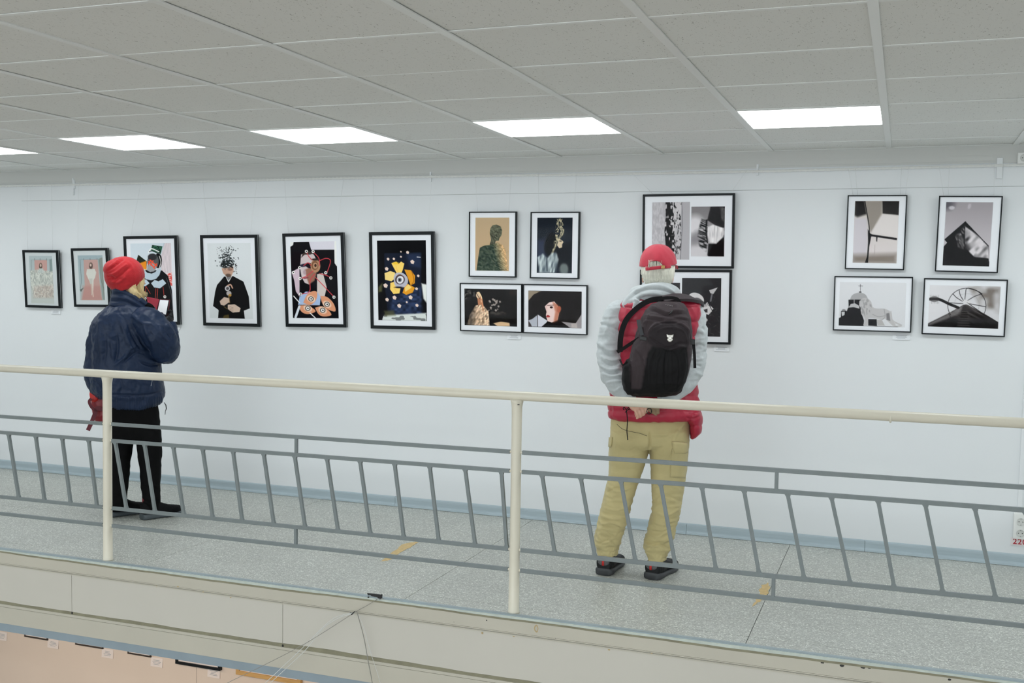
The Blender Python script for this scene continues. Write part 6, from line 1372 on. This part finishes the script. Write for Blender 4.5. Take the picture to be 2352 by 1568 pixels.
crease(me, G, [([(255, 906), (300, 908), (340, 906), (378, 898)], 2.4, -.010), ([(275, 730), (286, 760), (296, 790), (312, 812)], 5, .012), ([(292, 738), (304, 770), (322, 800)], 3, -.010), ([(258, 730), (256, 780), (262, 830)], 5, .009), ([(266, 760), (270, 800), (264, 834)], 3.4, -.010), ([(226, 740), (232, 780), (230, 820)], 4, .008), ([(240, 770), (243, 800), (238, 836)], 3, -.008),
   ([(262, 838), (285, 822), (300, 800), (318, 796)], 3.4, .010), ([(280, 836), (300, 818), (315, 808), (330, 812)], 2.6, -.010), ([(300, 720), (325, 740), (350, 746)], 4, .008), ([(318, 770), (328, 790), (345, 806)], 3, -.010), ([(330, 745), (340, 770), (352, 790)], 4, .009), ([(380, 742), (392, 756), (400, 772)], 3.4, .011), ([(374, 750), (386, 764), (396, 780)], 2.6, -.010), ([(366, 748), (374, 770), (388, 786)], 3, .008),
   ([(340, 826), (362, 832), (388, 826)], 3, .008), ([(322, 830), (345, 838), (372, 834)], 3, -.012), ([(300, 862), (320, 880), (318, 900)], 4, .007), ([(270, 860), (280, 884), (276, 902)], 4, -.007), ([(338, 856), (350, 880), (346, 900)], 4, .007), ([(212, 800), (218, 820), (214, 838)], 3, .006), ([(210, 872), (226, 884), (232, 900)], 3, -.008)])
put(me, 'windbreaker', M_navy, wom)
# collar standing open
mb = MB()
G.body(mb, [(706, 250, 346, .0, .10, 2.3, 10), (694, 254, 344, .0, .098, 2.3, 20), (684, 257, 338, .0, .095, 2.3, 26), (676, 257, 330, .0, .092, 2.3, 28), (670, 258, 324, .0, .088, 2.3, 26), (668, 262, 318, .0, .075, 2.3, 26)], 40)
G.limb(mb, [(318, 690, -.06, 9), (335, 702, -.05, 8), (350, 709, -.03, 5), (354, 706, -.02, 3)], 12)
me = remesh(mb, .005, 3)
crease(me, G, [([(257, 676), (285, 676), (315, 690), (345, 712)], 2.2, -.007), ([(255, 684), (285, 684), (312, 696), (340, 714)], 2.4, .007), ([(254, 692), (285, 692), (310, 703), (330, 716)], 2.2, -.008), ([(262, 668), (290, 669), (315, 680)], 2, .004)])
wrinkle(me, .0025, 22, (1, 1, 1), 9)
put(me, 'collar', M_navy, wom)
mb = MB(); G.limb(mb, [(336, 698, -.065, 5), (344, 706, -.06, 8), (350, 711, -.05, 6), (353, 709, -.04, 2)], 10); adopt(mb.build('collar_lining', M_bk, smooth=True), wom)
adopt(MB().tube([G.P(x, y, -.02) for x, y in ((377, 924), (381, 930), (382, 938), (380, 944), (379, 952))], [.002, .003, .0035, .0018, .002], 6).build('drawcord', M_blk, smooth=True), wom)
adopt(MB().tube([G.P(x, y, -.168) for x, y in ((350, 872), (348, 880), (347, 886))], .0016, 5).build('zip_pull', mat('steel', (150, 152, 156), .3, metal=.8)), wom)
# black glove on the near hand
mb = MB(); hand(mb, G.P(385, 748, .03), Z*.75-G.r*.55+G.d*.1, -G.d*.55+G.r*.8, 1, .9, .178, .08, rad=.0115); G.limb(mb, [(387, 752, .02, 11), (384, 740, .03, 12), (378, 730, .03, 12)], 14)
G.limb(mb, [(392, 735, .04, 6), (392, 722, .05, 5), (388, 712, .05, 4)], 10)
me = remesh(mb, .004, 3); wrinkle(me, .0018, 60, (1, 1, 1), 2); put(me, 'glove', mat('black leather glove', (16, 16, 18), .45, spec=.3), wom)
# phone in a red folding case
ph = empty('phone', tuple(G.P(372, 706, .06)), 'phone with bright screen in a red folding case, held by the person in the beanie', 'phone')
def slab4(name, pts, d0_, th, m_, root, F_=G, dd=(0, 0, 0, 0), bevel=0):
    a = [F_.P(x, y, d0_+e_) for (x, y), e_ in zip(pts, dd)]; n_ = (a[1]-a[0]).cross(a[3]-a[0]).normalized()
    if n_.dot(F_.d) < 0: n_ = -n_
    vs = a+[p+n_*th for p in a]
    return adopt(MB().add(vs, [(0,1,2,3),(4,7,6,5),(0,4,5,1),(1,5,6,2),(2,6,7,3),(3,7,4,0)]).build(name, m_, bevel=bevel), root)
M_case = mat('red leather case', (196, 62, 82), .5, noise_amt=.06, nscale=30); M_casei = mat('dark red case lining', (110, 34, 44), .6)
slab4('case_back', [(366, 687), (391, 688.5), (386, 727), (356, 726)], .063, .006, M_casei, ph, bevel=.001)
slab4('phone_body', [(367, 688), (389, 689.2), (384, 724), (359, 723)], .057, .006, M_blk, ph, bevel=.001)
slab4('screen', [(367.6, 688.6), (387.2, 689.6), (381, 722), (360, 721.5)], .0562, .0006, mat('bright screen', (236, 238, 242), .2, emit=((.94, .95, 1), .25)), ph)
slab4('case_cover', [(337, 681), (366, 687), (357, 726), (344, 724)], .035, .004, M_case, ph, dd=(0, .03, .03, 0), bevel=.001)
slab4('case_pocket', [(340, 697), (362, 700), (356, 724), (345, 722)], .033, .002, M_case, ph, dd=(0, .024, .024, 0), bevel=.0006)
# red bag hanging at her far side
bag2 = empty('handbag', tuple(G.P(225, 930, .1)), 'red leather bag with dangling dark strap, hanging at the far hip behind the railing post', 'bag')
M_rb = mat('dark red leather', (142, 28, 40), .45, noise_amt=.06, nscale=20, spec=.5); M_rb2 = mat('bright red leather', (206, 46, 40), .5, noise_amt=.06, nscale=20)
mb = MB(); G.body(mb, [(898, 214, 262, .1, .03), (912, 209, 270, .1, .045), (930, 210, 274, .1, .05), (955, 214, 274, .1, .05), (966, 220, 270, .1, .04), (969, 226, 264, .1, .03)], 26); me = remesh(mb, .005, 3); wrinkle(me, .004, 18, (1, 1, 1), 6)
put(me, 'bag_body', M_rb, bag2)
mb = MB(); G.body(mb, [(893, 208, 240, .085, .02), (905, 206, 236, .08, .03), (918, 207, 228, .075, .025), (922, 212, 222, .075, .015)], 18); me = remesh(mb, .005, 2); wrinkle(me, .003, 20, (1, 1, 1), 2); put(me, 'bag_flap', M_rb2, bag2)
strap(G, [(236, 940, .03), (222, 938, .03), (218, 950, .03), (211, 968, .03), (202, 988, .03)], .0125, .002, mat('wine strap', (104, 24, 40), .5), bag2, 'strap', up=-G.d)
strap(G, [(210, 915, .03), (205, 922, .03), (210, 934, .03), (222, 946, .03)], .009, .002, MATS['wine strap'], bag2, 'strap', up=-G.d)
